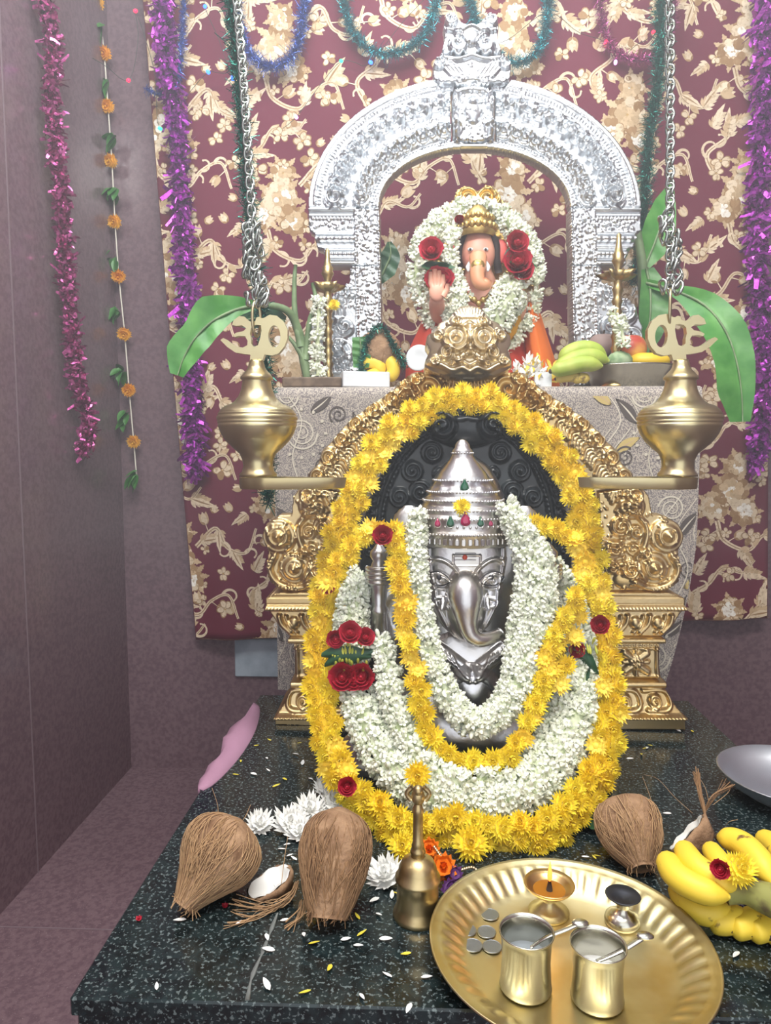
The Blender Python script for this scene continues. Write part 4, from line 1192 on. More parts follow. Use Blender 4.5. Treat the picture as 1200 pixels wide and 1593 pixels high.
# ------------------------------------------------------------------ hanging brass lamps and their chains
YH = 1.10
kh = YH / FPX
def om_loops(sgn, c):
    s = 1 / 4.683
    o = [(340, 562), (345, 522), (300, 518), (235, 506), (178, 468), (128, 418), (150, 404), (180, 418), (212, 444), (250, 466), (290, 472), (322, 456), (326, 425), (308, 392), (262, 390), (232, 398), (222, 382), (246, 366), (296, 356), (318, 336), (290, 316), (240, 318), (214, 312), (228, 278), (268, 250), (306, 254), (326, 276), (352, 292), (384, 286), (392, 262), (412, 256), (428, 266), (448, 264), (488, 242), (540, 250), (588, 290), (616, 350), (614, 410), (590, 468), (550, 514), (500, 530), (446, 522), (432, 562)]
    h1 = [(352, 336), (344, 380), (352, 410), (352, 448), (372, 468), (400, 456), (416, 410), (428, 350), (424, 316), (396, 312), (368, 320)]
    h2 = [(520 + 44 * math.cos(a), 395 + 78 * math.sin(a)) for a in np.linspace(0, 2 * np.pi, 18, endpoint=False)]
    f = lambda L: [(sgn * (x - 388) * s * kh + c[0], -(y - 562) * s * kh + c[2]) for x, y in L]
    L = [f(o), f(h1), f(h2)]
    return L
link = None
def chain_link():
    a = np.linspace(0, 2 * np.pi, 18, endpoint=False)
    st = np.column_stack([0.0066 * np.sign(np.cos(a)) * np.abs(np.cos(a)) ** .8, .0022 * np.sin(2 * a), .0102 * np.sin(a)])
    return mesh('chain_link', tube(st, .0024, 6, closed=True), M['chain'], True)
M['chain'] = mat('chain_steel', (178, 184, 178), .25, 1)
link = chain_link()
def lamp(cx_px, sgn, label, chpts, bunch):
    b0 = P(cx_px, 741, YH)
    root = empty('hanging_lamp', P(cx_px, 758, YH), label, 'brass lamp')
    prof = [(.2, 741), (29, 741), (29, 737), (25, 733), (23, 725), (24, 716), (28, 706), (38, 697), (49, 686), (56, 675), (60, 664), (61, 660), (60, 659.5), (61, 658), (61.5, 655), (60.5, 654.5), (62.5, 652), (62, 648), (60.5, 647), (59.6, 646.4), (60.2, 645), (60, 643), (58.6, 642.6), (58.6, 641.5), (56, 638), (54, 636), (49, 632), (40, 629), (34, 624), (28, 616), (24, 606), (22, 594), (22, 592), (25, 590), (25, 587), (21, 582), (15, 575), (13, 571), (12.5, 568), (11, 563), (10, 560), (.2, 559)]
    sc_ = [(r * kh, P(cx_px, y, YH)[2] - b0[2]) for r, y in prof]
    put('reservoir', lathe(sc_, 48, b0), M['brass'], root)
    top = P(cx_px - sgn * 1.5, 561, YH)
    omo = put('om_emblem', extrude(om_loops(sgn, top), YH - .006, YH + .006), M['brass'], root, smooth=False, label='cut-out brass Om sign')
    md = omo.modifiers.new('b', 'BEVEL'); md.width = .0012; md.segments = 2; md.limit_method = 'ANGLE'
    # spouted tray under the body: plan outline, wall and floor
    r0 = 29 * kh; ln = sgn * (136 if sgn > 0 else 148) * kh
    a = np.linspace(np.pi * .5, np.pi * 1.5, 16)
    plan = [(math.cos(t) * r0 * sgn, math.sin(t) * r0) for t in a]
    if True:
        q = np.linspace(0, 1, 14)[1:]
        lo = [(ln * t, -r0 * (1.25 * (1 - t) ** .55 + .0) * (1 if t < .98 else .2)) for t in q]
        plan = plan + lo + [(x, -y) for x, y in lo[::-1]][1:]
    plan = np.array(plan); z0, z1 = P(cx_px, 760, YH)[2], P(cx_px, 742.5, YH)[2]
    ctr = np.array([b0[0], b0[1]])
    n = len(plan)
    def ringv(sc2, z): return np.column_stack([plan * sc2 + ctr, np.full(n, z)])
    Vt = np.vstack([ringv(.96, z0), ringv(1.0, z0 + .002), ringv(1.02, z1), ringv(.97, z1), ringv(.95, z0 + .004), [[ctr[0], ctr[1], z0 + .004]], [[ctr[0], ctr[1], z0]]])
    Q = [(k * n + i, k * n + (i + 1) % n, (k + 1) * n + (i + 1) % n, (k + 1) * n + i) for k in range(4) for i in range(n)]
    T = [(4 * n + i, 4 * n + (i + 1) % n, 5 * n) for i in range(n)] + [((i + 1) % n, i, 5 * n + 1) for i in range(n)]
    put('spouted_tray', (Vt, arr(Q, 4), arr(T, 3)), M['brass'], root, auto=40)
    # ring through the emblem
    rc_ = P(chpts[0][0], chpts[0][1] + 26, YH)
    a = np.linspace(0, 2 * np.pi, 24, endpoint=False)
    put('hanging_ring', tube(np.column_stack([rc_[0] + .004 * np.cos(a), rc_[1] + .0105 * np.cos(a), rc_[2] + .027 * np.sin(a)]), .0022, 7, closed=True), M['brass'], root)
    return root
def chain(chpts, label, bunch):
    p = np.array([P(a, b, YH) for a, b in chpts]); p = smooth_path(p, 200)
    root = empty('steel_chain', p[0], label, 'chain')
    L = plen(p); n = int(L / .0102); cp = smooth_path(p, n)
    for i in range(n):
        t = cp[min(i + 1, n - 1)] - cp[max(i - 1, 0)]
        inst('link', link, frame(cp[i], t, (i % 2) * 1.2 + .2 + i * .03, .86), root)
    q = random.Random(2)
    for i in range(bunch):
        f = i / bunch
        c = cp[int(f * 11)] + np.array([(q.uniform(.003, .013)) * q.choice((-1, 1)), q.uniform(-.006, .004), .004])
        inst('link', link, frame(c, (q.uniform(-.5, .5), q.uniform(-.3, .3), 1), q.uniform(0, 3)), root)
    hk = smooth_path([p[-1] + [0, 0, .02], p[-1] + [.012, 0, .008], p[-1] + [0, 0, -.006], p[-1] + [-.01, 0, .004]], 14)
    put('ceiling_hook', merge(tube(hk, .003, 7), tube([p[-1] + [0, 0, .02], [p[-1][0], p[-1][1], CEIL]], .003, 7)), M['chain'], root)
    return root
chL = [(399, 470), (396, 420), (390, 300), (380, 140), (369, 0), (360, -120), (352, -300), (345, -450)]
chR = [(1043, 452), (1043, 300), (1043, 150), (1043, 0), (1043, -150), (1043, -300), (1043, -450)]
lamp(402, 1, 'hanging brass lamp with Om sign, its tray spout reaching in front of the grey-beige cloth', chL, 26)
lamp(1054, -1, 'hanging brass lamp with mirrored Om sign, beside the large drooping banana leaf', chR, 16)
chain(chL, 'steel curb chain with teal tinsel alongside it, holding the lamp whose Om reads correctly', 34)
chain(chR, 'steel curb chain knotted at its end, holding the lamp beside the drooping banana leaf', 18)

# ------------------------------------------------------------------ tinsel
def tinsel(name, p, r, per_m, ln, wd, m, label, cat='tinsel', group=None, seed=1, droop=0.0):
    q = np.random.default_rng(seed)
    p = smooth_path(np.asarray(p, float), 120)
    root = empty(name, p[np.argmin(p[:, 2])], label, cat, group)
    put('core', tube(p[::2], max(.0016, r * .12), 5), m, root)
    L = plen(p); n = int(L * per_m)
    ii = q.uniform(0, 118.9, n); i0 = ii.astype(int); f = (ii - i0)[:, None]
    c = p[i0] * (1 - f) + p[i0 + 1] * f
    d = q.normal(0, 1, (n, 3)); d /= np.linalg.norm(d, axis=1)[:, None]
    l = (ln * q.uniform(.6, 1.2, n))[:, None]
    c = c + q.normal(0, r * .28, (n, 3))
    a = c; b = c + d * l * .5; e = c + (d + q.normal(0, .35, (n, 3)) - [0, 0, droop]) * l
    w = q.normal(0, 1, (n, 3)); w -= d * (w * d).sum(1)[:, None]; w /= np.linalg.norm(w, axis=1)[:, None]
    w *= (wd * q.uniform(.6, 1.3, n))[:, None] * .5
    V = np.stack([a - w, a + w, b - w, b + w, e - w * .7, e + w * .7], 1).reshape(-1, 3)
    k = np.arange(n)[:, None] * 6
    Q = np.concatenate([k + [0, 1, 3, 2], k + [2, 3, 5, 4]])
    put('foil_strips', (V, Q, NT), m, root, smooth=False, kind='stuff')
    return root
def foil(name, c, c2):
    return mat(name, c, .26, .65, noise=(160, 1, c2, .4, .6))
M['f_purple'] = foil('purple_foil', (206, 76, 206), (150, 40, 160)); M['f_magenta'] = foil('magenta_foil', (206, 100, 160), (150, 52, 112))
M['f_teal'] = foil('teal_foil', (50, 160, 170), (24, 112, 124)); M['f_green'] = foil('green_foil', (34, 128, 112), (14, 84, 74)); M['f_blue'] = foil('blue_foil', (96, 124, 206), (56, 84, 170))
YT = 2.10
def PX(px, py, x):
    d = ray(px, py); return np.array([0, 0, CAMZ]) + d * (x / d[0])
fr2 = lambda pts, y=YT: [P(a, b, y) for a, b in pts]
tinsel('foil_garland', fr2([(250, -60), (256, 40), (264, 130), (276, 210), (282, 320), (288, 430), (296, 560), (300, 660), (304, 736)]), .034, 2300, .026, .013, M['f_purple'], 'wide purple foil garland hanging over the curtain beside the marigold string', seed=2, droop=.3)
tinsel('foil_garland', fr2([(1192, -60), (1190, 60), (1186, 200), (1180, 340), (1182, 450), (1190, 560), (1188, 650), (1176, 720)]), .034, 2300, .026, .013, M['f_purple'], 'wide purple foil garland hanging over the curtain edge behind the drooping banana leaf', seed=3, droop=.3)
tinsel('foil_garland', [PX(a, b, XL + .035) for a, b in ((58, -80), (68, 0), (84, 70), (80, 150), (88, 230), (97, 320), (104, 420), (112, 520), (122, 600), (138, 660), (128, 706))], .026, 3000, .016, .009, M['f_magenta'], 'magenta sequined foil garland hanging against the granite side wall', seed=4)
tinsel('tinsel_swag', fr2([(362, -60), (368, 20), (384, 76), (420, 104), (456, 84), (472, 20), (476, -60)]), .016, 8000, .018, .0014, M['f_blue'], 'blue tinsel swag looped beside the steel chain at the curtain top', seed=5)
tinsel('tinsel_swag', fr2([(528, -60), (538, 16), (556, 60), (594, 84), (640, 72), (668, 40), (682, -20), (690, -60)]), .014, 8000, .017, .0014, M['f_teal'], 'teal tinsel swag looped between the blue swag and the silver crest', seed=6)
tinsel('tinsel_swag', fr2([(718, -60), (732, 0), (748, 56), (774, 86), (806, 98), (836, 80), (850, 40), (858, -60)]), .014, 8000, .017, .0014, M['f_teal'], 'teal tinsel swag passing behind the silver crest', seed=7)
tinsel('tinsel_swag', fr2([(930, -60), (936, 20), (948, 66), (972, 88), (1010, 92), (1030, 76), (1044, 40), (1052, -60)]), .011, 6000, .015, .0014, M['f_magenta'], 'thin magenta tinsel swag near the plain steel chain', seed=8)
tinsel('tinsel_swag', fr2([(288, -60), (284, 40), (280, 110), (270, 138), (246, 146), (226, 138)]), .009, 5000, .012, .0014, M['f_blue'], 'thin blue tinsel strand crossing the purple foil garland', seed=9)
tinsel('tinsel_strand', [P(a, b, 1.20) for a, b in ((352, -60), (364, 60), (374, 160), (382, 260), (392, 360), (402, 440), (412, 540), (416, 640), (418, 784))], .011, 8000, .014, .0014, M['f_green'], 'green tinsel strand hanging close along the steel chain and past the brass lamp', seed=10)
tinsel('tinsel_strand', [P(a, b, 2.0) for a, b in ((1030, -60), (1028, 60), (1024, 130), (1012, 200), (1006, 270), (1000, 340), (992, 410), (984, 440))], .018, 8000, .02, .0016, M['f_green'], 'green tinsel strand slanting beside the silver arch to the upright banana leaf', seed=11)

# ------------------------------------------------------------------ marigold string on the wall
YM = 2.165
ms = [(148, -60), (152, 0), (162, 83), (168, 165), (174, 250), (179, 345), (185, 430), (194, 520), (201, 607), (208, 687), (213, 745)]
mp = smooth_path([P(a, b, YM) for a, b in ms], 60)
mst = empty('marigold_string', mp[-1], 'white thread strung with orange marigolds and green leaf sprigs, hanging on the granite wall', 'flower string')
put('thread', tube(mp, .0022, 6), M['thread'], mst)
q = random.Random(3)
for px, py in ((151, 4), (162, 83), (166, 165), (172, 250), (178, 345), (184, 430), (193, 520), (200, 607), (208, 687)):
    c = P(px, py, YM - .008)
    inst('marigold', marigold, frame(c, (q.uniform(-.3, .3), -1, -.5), q.uniform(0, 6), 1.5), mst)
for px, py in ((155, 45), (166, 130), (181, 215), (178, 300), (176, 398), (184, 485), (191, 575), (197, 645), (214, 738)):
    for k in range(7):
        c = P(px + q.uniform(-7, 5), py + q.uniform(-10, 6), YM - .008)
        M4 = TRS(c, (q.uniform(-.6, .6), q.uniform(.3, 1.3), q.uniform(1.8, 5.0)), q.uniform(.95, 1.4))
        inst('leaf', leafm, M4, mst)
# ------------------------------------------------------------------ fairy lights
def bulb_mat(n, c, s):
    return mat(n, c, .3, 0, emit=(c, s))
BM = {'r': bulb_mat('red_led', (255, 30, 60), 4), 'b': bulb_mat('blue_led', (40, 90, 255), 5), 'g': bulb_mat('green_led', (40, 240, 130), 3), 'p': bulb_mat('pink_led', (240, 140, 240), 3)}
M['wire'] = mat('thin_green_wire', (40, 60, 48), .5)
bulbshape = lathe([(.0001, -.005), (.0034, -.004), (.0042, 0), (.0034, .004), (.0001, .006)], 10)
BME = {k: mesh('bulb', bulbshape, m) for k, m in BM.items()}
def fairy(pts, y, bulbs, label):
    p = smooth_path([P(a, b, y) for a, b in pts], 80)
    root = empty('fairy_light_string', p[np.argmin(p[:, 2])], label, 'fairy lights')
    put('wire', tube(p, .0008, 4), M['wire'], root)
    for px, py, k in bulbs:
        inst('bulb', BME[k], frame(P(px, py, y - .006), (random.uniform(-.6, .6), -.7, random.uniform(-.5, .8)), 0, 1.25), root)
fairy([(0, 130), (14, 137), (60, 120), (115, 82), (160, 100), (200, 125), (215, 60), (211, 17), (240, 110), (249, 200), (290, 150), (324, 112), (345, 115), (366, 108), (362, 120), (340, 60), (319, 10), (316, -40)], 2.09,
      [(115, 82, 'r'), (200, 125, 'r'), (211, 17, 'r'), (249, 200, 'g'), (319, 10, 'b'), (324, 112, 'b'), (366, 108, 'b'), (362, 122, 'b')], 'string of red, green and blue fairy lights beside the marigold string')
fairy([(440, 200), (461, 182), (500, 130), (531, 95), (555, 98), (577, 97), (640, 20), (700, -20), (770, 66), (850, 20), (900, 50), (943, 66), (958, 95), (990, 70), (1017, 50), (1060, -40)], 2.11,
      [(461, 182, 'p'), (531, 95, 'g'), (577, 97, 'b'), (770, 68, 'b'), (943, 66, 'r'), (958, 97, 'p'), (1017, 50, 'r')], 'string of fairy lights running along the curtain top behind the silver crest')

# ------------------------------------------------------------------ plantain shoots with large leaves
def big_leaf(mid, wl, wr, d, m, parent, name='leaf', fold=.25, rib=True, nq=22):
    """blade along a pixel midrib, half-widths in pixels on either side"""
    p = smooth_path(mid, nq); d = np.interp(np.linspace(0, 1, nq), np.linspace(0, 1, len(d)), d)
    wl = np.interp(np.linspace(0, 1, nq), np.linspace(0, 1, len(wl)), wl); wr = np.interp(np.linspace(0, 1, nq), np.linspace(0, 1, len(wr)), wr)
    t = np.gradient(p, axis=0); t /= np.linalg.norm(t, axis=1)[:, None]; nn = np.column_stack([-t[:, 1], t[:, 0]])
    V = []
    q = random.Random(len(mid))
    for i in range(nq):
        for j, v in enumerate(np.linspace(-1, 1, 9)):
            w = wl[i] if v < 0 else wr[i]
            a = p[i] + nn[i] * v * w
            V.append(P(a[0], a[1], d[i] - fold * abs(v) * w * d[i] / FPX + .002 * math.sin(i * 1.3 + v * 2)))
    o = put(name, (np.array(V), grid_faces(nq, 9), NT), m, parent)
    if rib:
        put('midrib', tube([P(a[0], a[1], dd - .003) for a, dd in zip(p, d)], np.linspace(.0035, .0012, nq), 6), M['stem'], o)
    return o
M['banana_leaf'] = mat('plantain_leaf', (62, 132, 50), .4, 0, noise=(18, 4, (96, 160, 76), .4, .65), bump=(60, .2, .003))
sh = empty('plantain_shoot', G(485, 610, TZ) if False else P(484, 600, 1.62), 'young plantain shoot with one broad leaf arching past the hanging lamp', 'plant')
D0 = 1.62
put('stem', tube(smooth_path([P(484, 601, D0), P(474, 560, D0), (P(466, 520, D0)), P(452, 488, D0 - .02), P(428, 476, D0 - .04), P(392, 474, D0 - .06)], 24), np.linspace(.014, .006, 24), 9), M['stem'], sh)
for pts, r in (([(468, 540), (459, 490), (458, 440), (460, 412)], .006), ([(476, 560), (482, 500), (492, 470), (486, 440)], .006), ([(474, 560), (458, 535), (445, 520)], .005)):
    put('leaf_stalk', tube(smooth_path([P(a, b, D0 - .005) for a, b in pts], 12), np.linspace(r * 1.5, r * .7, 12), 7), M['stem'], sh)
big_leaf([(400, 474), (366, 482), (330, 500), (302, 528), (286, 556), (276, 584)], [6, 12, 22, 26, 22, 10], [6, 24, 42, 26, 32, 12], [1.55, 1.52, 1.5, 1.49], M['banana_leaf'], sh)
big_leaf([(444, 500), (420, 494), (392, 496), (362, 504)], [8, 14, 16, 4], [8, 22, 20, 4], [1.61, 1.6, 1.59], M['leafdark'], sh)
sh2 = empty('plantain_shoot', P(1002, 601, 1.86), 'tall plantain shoot beside the silver arch with upright and drooping broad leaves', 'plant')
D1 = 1.86
put('stem', tube(smooth_path([P(1004, 601, D1), P(1004, 500, D1), P(1000, 420, D1), P(992, 360, D1), (P(986, 306, D1))], 20), np.linspace(.022, .007, 20), 9), M['stem'], sh2)
big_leaf([(1004, 414), (1018, 380), (1032, 340), (1042, 300), (1046, 282)], [10, 24, 26, 20, 2], [8, 24, 24, 14, 2], [1.88, 1.9, 1.92], M['banana_leaf'], sh2)
big_leaf([(1006, 418), (1012, 450), (1012, 490), (1006, 530), (1000, 556)], [12, 28, 30, 22, 4], [8, 16, 18, 12, 4], [1.83, 1.80, 1.8], M['leaf'], sh2)
big_leaf([(1006, 440), (1050, 452), (1096, 474), (1128, 512), (1146, 560), (1154, 610), (1156, 656)], [6, 10, 24, 34, 30, 22, 12], [6, 10, 32, 34, 34, 38, 20], [1.82, 1.74, 1.68, 1.66, 1.66], M['banana_leaf'], sh2)
lf = empty('betel_leaf', P(594, 436, 1.80), 'dark green leaf poking out behind the silver pillar beside the painted idol', 'leaf')
big_leaf([(588, 440), (600, 416), (608, 396), (606, 376)], [8, 20, 20, 3], [6, 18, 16, 3], [1.80, 1.79], M['leafdark'], lf)
# ------------------------------------------------------------------ things on the clothed table
YU = 1.66
ku = YU / FPX
ZT = TZ + .0012
def pu(x, y, d=0.0): return P(x, y, YU + d)
M['skin'] = mat('painted_skin', (236, 176, 150), .45, 0, noise=(20, 2, (240, 160, 140), .45, .7))
M['trunkpaint'] = mat('painted_trunk', (228, 160, 120), .45)
M['orangecloth'] = mat('orange_cloth', (238, 120, 40), .7, 0, bump=(40, .3, .004)); M['redcloth'] = mat('red_orange_cloth', (208, 70, 48), .7, 0, bump=(40, .3, .004)); M['yellowcloth'] = mat('yellow_cloth', (244, 184, 40), .7)
M['hair'] = mat('dark_hair', (50, 40, 40), .6); M['pinkear'] = mat('pink_ear_paint', (236, 110, 104), .5)
M['goldpaint'] = mat('antique_gold', (206, 176, 108), .35, .9, bump=(200, .3, .002))
ui = empty('painted_idol', (P(745, 600, YU)[0], YU, TZ), 'painted elephant-headed idol with gold crown, jasmine and orange cloth under the silver arch', 'idol')
c = lambda x, y, d=0.: pu(x, y, d)
k_ = ku
body = [ball(c(745, 490, .03), (48 * k_, .05, 62 * k_)), ball(c(745, 440, .02), (26 * k_, .04, 26 * k_)), ball(c(744, 396, .0), (26 * k_, .040, 32 * k_)), ball(c(744, 375, .0), (22 * k_, .036, 20 * k_)),
        tube(smooth_path([c(715, 470, .01), c(690, 492, .0), c(680, 478, -.07), c(680, 462, -.115)], 12), [.026, .026, .025, .024, .023, .022, .021, .02, .019, .018, .017, .016], 10),
        tube(smooth_path([c(775, 470, .01), c(802, 492, 0), c(806, 465, -.02), c(800, 440, -.03)], 12), np.linspace(.026, .017, 12), 10)]
remesh('body', body, .006, M['skin'], ui, 4)
tr = smooth_path([c(744, 400, -.042), c(744, 414, -.058), c(743, 428, -.064), c(746, 440, -.068), c(755, 443, -.068), c(760, 436, -.068)], 20)
put('trunk', tube(tr, np.linspace(.020, .012, 20), 12), M['trunkpaint'], ui)
for s in (-1, 1):
    e = put('ear', ball(c(744 + s * 33, 392, .005), (13 * k_, .012, 19 * k_), rot=(0, s * .25, 0)), M['pinkear'], ui)
    ey = put('eye', ball(c(744 + s * 12, 388, -.036), (.0065, .004, .004), 12, 8), M['white'], ui)
    put('pupil', ball(c(744 + s * 12, 388, -.039), (.003, .003, .003), 8, 6), M['hair'], ey)
    put('tusk', tube([c(744 + s * 12, 410, -.03), c(744 + s * 16, 416, -.05), c(744 + s * 15, 422, -.055)], [.006, .005, .002], 8), M['white'], ui)
    put('hair_lock', tube(smooth_path([c(744 + s * 18, 364, -.01), c(744 + s * 28, 378, -.006), c(744 + s * 29, 404, .0), c(744 + s * 32, 424, .01)], 10), .009, 8), M['hair'], ui)
put('trunk_ornament', ball(c(744, 414, -.065), (.016, .012, .016), 14, 8), M['goldpaint'], ui)
# palm raised in blessing
def hand(px, py, d, sc, m, parent):
    palm = [ball(c(px, py, d), (.016 * sc, .008, .019 * sc))]
    for i in range(4):
        x = px + (i - 1.5) * 6.0 * sc; h = (20, 24, 22, 16)[i] * sc
        palm.append(tube([c(x * .6 + px * .4, py - 6, d), c(x, py - 14, d - .002), c(x, py - 10 - h, d - .004)], [.006 * sc, .0058 * sc, .0044 * sc], 8))
    palm.append(tube([c(px + 9 * sc, py + 6, d), c(px + 15 * sc, py - 3, d - .004), c(px + 16 * sc, py - 12, d - .004)], [.007 * sc, .006 * sc, .0045 * sc], 8))
    return put('raised_palm', merge(*palm), m, parent)
hand(680, 454, -.12, 1.05, M['skin'], ui)
# crown
cb = c(742, 370, -.012)
cw = put('crown', lathe([(24 * k_, 0), (28 * k_, .008), (27 * k_, .016), (25 * k_, .03), (22 * k_, .044), (17 * k_, .056), (11 * k_, .066), (4 * k_, .076), (.0002, .082)], 28, cb), M['goldpaint'], ui)
for i in range(9):
    a = np.pi * (1.08 + .84 * i / 8)
    put('crown_rosette', ball((cb[0] + 27.5 * k_ * math.cos(a), cb[1] + 27.5 * k_ * math.sin(a), cb[2] + .02), .0075, 10, 6), M['goldpaint'], cw)
    put('crown_rosette', ball((cb[0] + 23.5 * k_ * math.cos(a), cb[1] + 23.5 * k_ * math.sin(a), cb[2] + .04), .0065, 10, 6), M['goldpaint'], cw)
# gilded halo with paired curls at its top
rh = Relief(622, 866, 284, 500, 1.6, lambda v: 742 + 0 * v)
mh = ((rh.S / 94) ** 2 + ((rh.V - 430) / 128) ** 2 <= 1) & (rh.V < 498) | (rh.rho(16, 312) < 21)
rh.H += .01
rh.spiral(16, 312, 21, 2.2, .016, .1, -1)
for i, (a, b) in enumerate(smooth_path([(42, 322), (66, 352), (82, 392), (90, 440)], 6)): rh.spiral(a, b, 14, 1.8, .012)
rh.specks(mh, 300, 3, .004, 5)
put('halo', rh.geo(mh, YU + .07, .02), M['goldpaint'], ui)
# necklace
put('necklace', tube(smooth_path([c(716, 440, -.03), c(728, 460, -.045), c(745, 470, -.05), c(762, 458, -.045), c(772, 440, -.03)], 22), .005, 7), M['goldpaint'], ui)
for a, b in ((738, 466), (745, 472), (752, 466), (745, 482)): put('pendant', ball(c(a, b, -.055), .007, 10, 6), M['goldpaint'], ui)
# draped cloths
def drape(name, prof, y0, y1, m):
    """solid folded cloth: left/right outline rows (px) from top to bottom, bulging forward"""
    V = []; n = 11
    for (py, x0, x1) in prof:
        for j, v in enumerate(np.linspace(0, 1, n)):
            x = x0 + (x1 - x0) * v
            V.append(pu(x, py, y0 - (y0 - y1) * math.sin(math.pi * v) ** .7 - .004 * math.sin(v * 26)))
    return put(name, (onto((np.array(V), grid_faces(len(prof), n), NT), ZT)), m, ui)
drape('cloth_drape', [(470, 818, 832), (490, 815, 842), (510, 814, 848), (535, 816, 856), (560, 818, 864), (582, 822, 868), (603, 824, 872)], .04, -.02, M['orangecloth'])
drape('cloth_drape', [(466, 668, 694), (490, 660, 700), (515, 650, 702), (540, 638, 704), (565, 632, 706), (603, 630, 708)], .04, -.02, M['redcloth'])
drape('yellow_sash', [(480, 800, 814), (500, 792, 812), (518, 782, 806), (530, 772, 796)], .0, -.05, M['yellowcloth'])
drape('lower_garment', [(490, 700, 812), (520, 694, 818), (560, 690, 826), (603, 690, 830)], .05, -.03, M['redcloth'])
# its garlands
DU = lambda py: YU - .055
jas_garland('jasmine_garland', [(688, 520), (668, 492), (652, 452), (650, 410), (664, 374), (688, 346), (712, 328), (742, 320), (776, 330), (804, 362), (824, 398), (834, 440), (828, 486), (808, 520), (780, 546)], lambda py: YU - .01, [16, 20, 20, 24, 36, 36, 26, 16, 30, 38, 30, 18, 16, 16, 16], 1000, 'white jasmine garland arched round the painted idol under the silver arch', 110, seed=21, scale=1.15)
jas_garland('jasmine_garland', [(708, 350), (702, 380), (702, 412), (712, 440), (728, 466)], lambda py: YU - .05, [16, 18, 18, 18, 14], 900, 'short jasmine strand hanging along the painted face beside the crown', 30, seed=22, scale=1.1)
jas_garland('jasmine_bunch', [(708, 452), (706, 482), (712, 512)], lambda py: YU - .06, [30, 36, 34], 1500, 'jasmine bunch between the raised palm and the lion mask', 50, seed=23, scale=1.15)
jas_garland('jasmine_bunch', [(806, 434), (790, 464), (776, 492), (770, 520)], lambda py: YU - .06, [34, 50, 46, 36], 1500, 'jasmine bunch on the painted chest above the yellow sash', 60, seed=24, scale=1.15)
def uband(roses, leaves, label):
    root = empty('rose_band', pu(*roses[0][:2], -.06), label, 'flower band')
    for a, b, s in roses: inst('rose', rosem, frame(pu(a, b, -.07), facing(0, .2, .2), random.uniform(0, 6), s), root)
    for a, b, s, an in leaves:
        inst('leaf', leafdk, TRS(pu(a, b, -.075), (.9, an, 0), s), root)
uband([(672, 392, 1.3), (680, 438, 1.35), (690, 436, 1.1)], [(655, 414, 1.2, .1), (662, 420, 1.2, -.2), (700, 412, .9, 2.9)], 'rose and leaf band on the jasmine above the raised palm')
uband([(803, 380, 1.2), (806, 412, 1.5), (812, 424, 1.2)], [(784, 398, 1.1, -.3), (786, 404, 1.3, .1), (820, 396, .9, 2.7)], 'rose and leaf band on the jasmine beside the pink painted ear')
inst('hibiscus', rosem, frame(pu(716, 346, -.04), (-.2, -1, .2), 0, (.5, .5, 1.1)), label='pink flower tucked in the painted idol crown', cat='flower')

# standing oil lamps
M['oldbrass'] = mat('oiled_brass', (206, 184, 130), .36, 1, noise=(20, 3, (160, 136, 92), .4, .7))
def lampstand(px, d, base_py, dish_py, top_py, w, label):
    kk = d / FPX
    b = P(px, base_py, d); z = lambda y: P(px, y, d)[2]
    b[2] = ZT
    root = empty('standing_oil_lamp', b, label, 'oil lamp')
    H = z(dish_py) - ZT
    stem = [(.0002, 0), (20 * kk, 0), (21 * kk, .006), (13 * kk, .014), (9 * kk, .02)]
    for f in np.linspace(.12, .95, 9): stem += [(6.5 * kk, H * f), (8.5 * kk, H * (f + .03)), (6 * kk, H * (f + .06))]
    put('stem', lathe(stem + [(5 * kk, H)], 20, b), M['oldbrass'], root)
    a = np.linspace(0, 2 * np.pi, 40, endpoint=False)
    rad = (w * .62 + w * .38 * np.clip(np.cos(a * 5 + np.pi / 2 * 0), 0, 1) ** 3) * kk
    rows = []
    for f, zz_ in ((.15, -10 * kk), (.7, -5 * kk), (1.0, 3 * kk), (.93, 3 * kk), (.6, -2 * kk), (.02, -5 * kk)):
        rows.append(np.column_stack([b[0] + rad * f * np.cos(a + .3), b[1] + rad * f * np.sin(a + .3), np.full(40, z(dish_py) + zz_)]))
    put('wick_dish', (np.concatenate(rows), grid_faces(6, 40, wv=True), NT), M['oldbrass'], root)
    hh = z(top_py) - z(dish_py)
    put('finial', lathe([(6 * kk, 0), (5 * kk, hh * .15), (8 * kk, hh * .28), (10 * kk, hh * .34), (8 * kk, hh * .4), (9 * kk, hh * .48), (6 * kk, hh * .55), (4 * kk, hh * .75), (3.5 * kk, hh * .95), (.0002, hh)], 18, (b[0], b[1], z(dish_py))), M['oldbrass'], root)
    return root
lampstand(511, 1.64, 596, 446, 386, 30, 'standing brass oil lamp wound with jasmine beside the plantain shoot and white box')
lampstand(957, 1.62, 596, 428, 362, 34, 'standing brass oil lamp with draped jasmine behind the fruit plate')
jas_garland('jasmine_strand', [(498, 462), (496, 500), (494, 540), (496, 586)], lambda py: 1.60, [18, 16, 20, 20], 700, 'jasmine strand hanging on the oil lamp near the plantain shoot', 26, seed=31)
jas_garland('jasmine_strand', [(946, 486), (956, 492), (966, 510), (972, 540)], lambda py: 1.58, [16, 18, 16, 14], 700, 'jasmine strand hanging on the oil lamp behind the fruit plate', 20, seed=32)
loose('chrysanthemum', mums[2], 520, 474, 1.60, 'yellow chrysanthemum fixed to the stem of the jasmine-wound oil lamp', 'flower', .8)
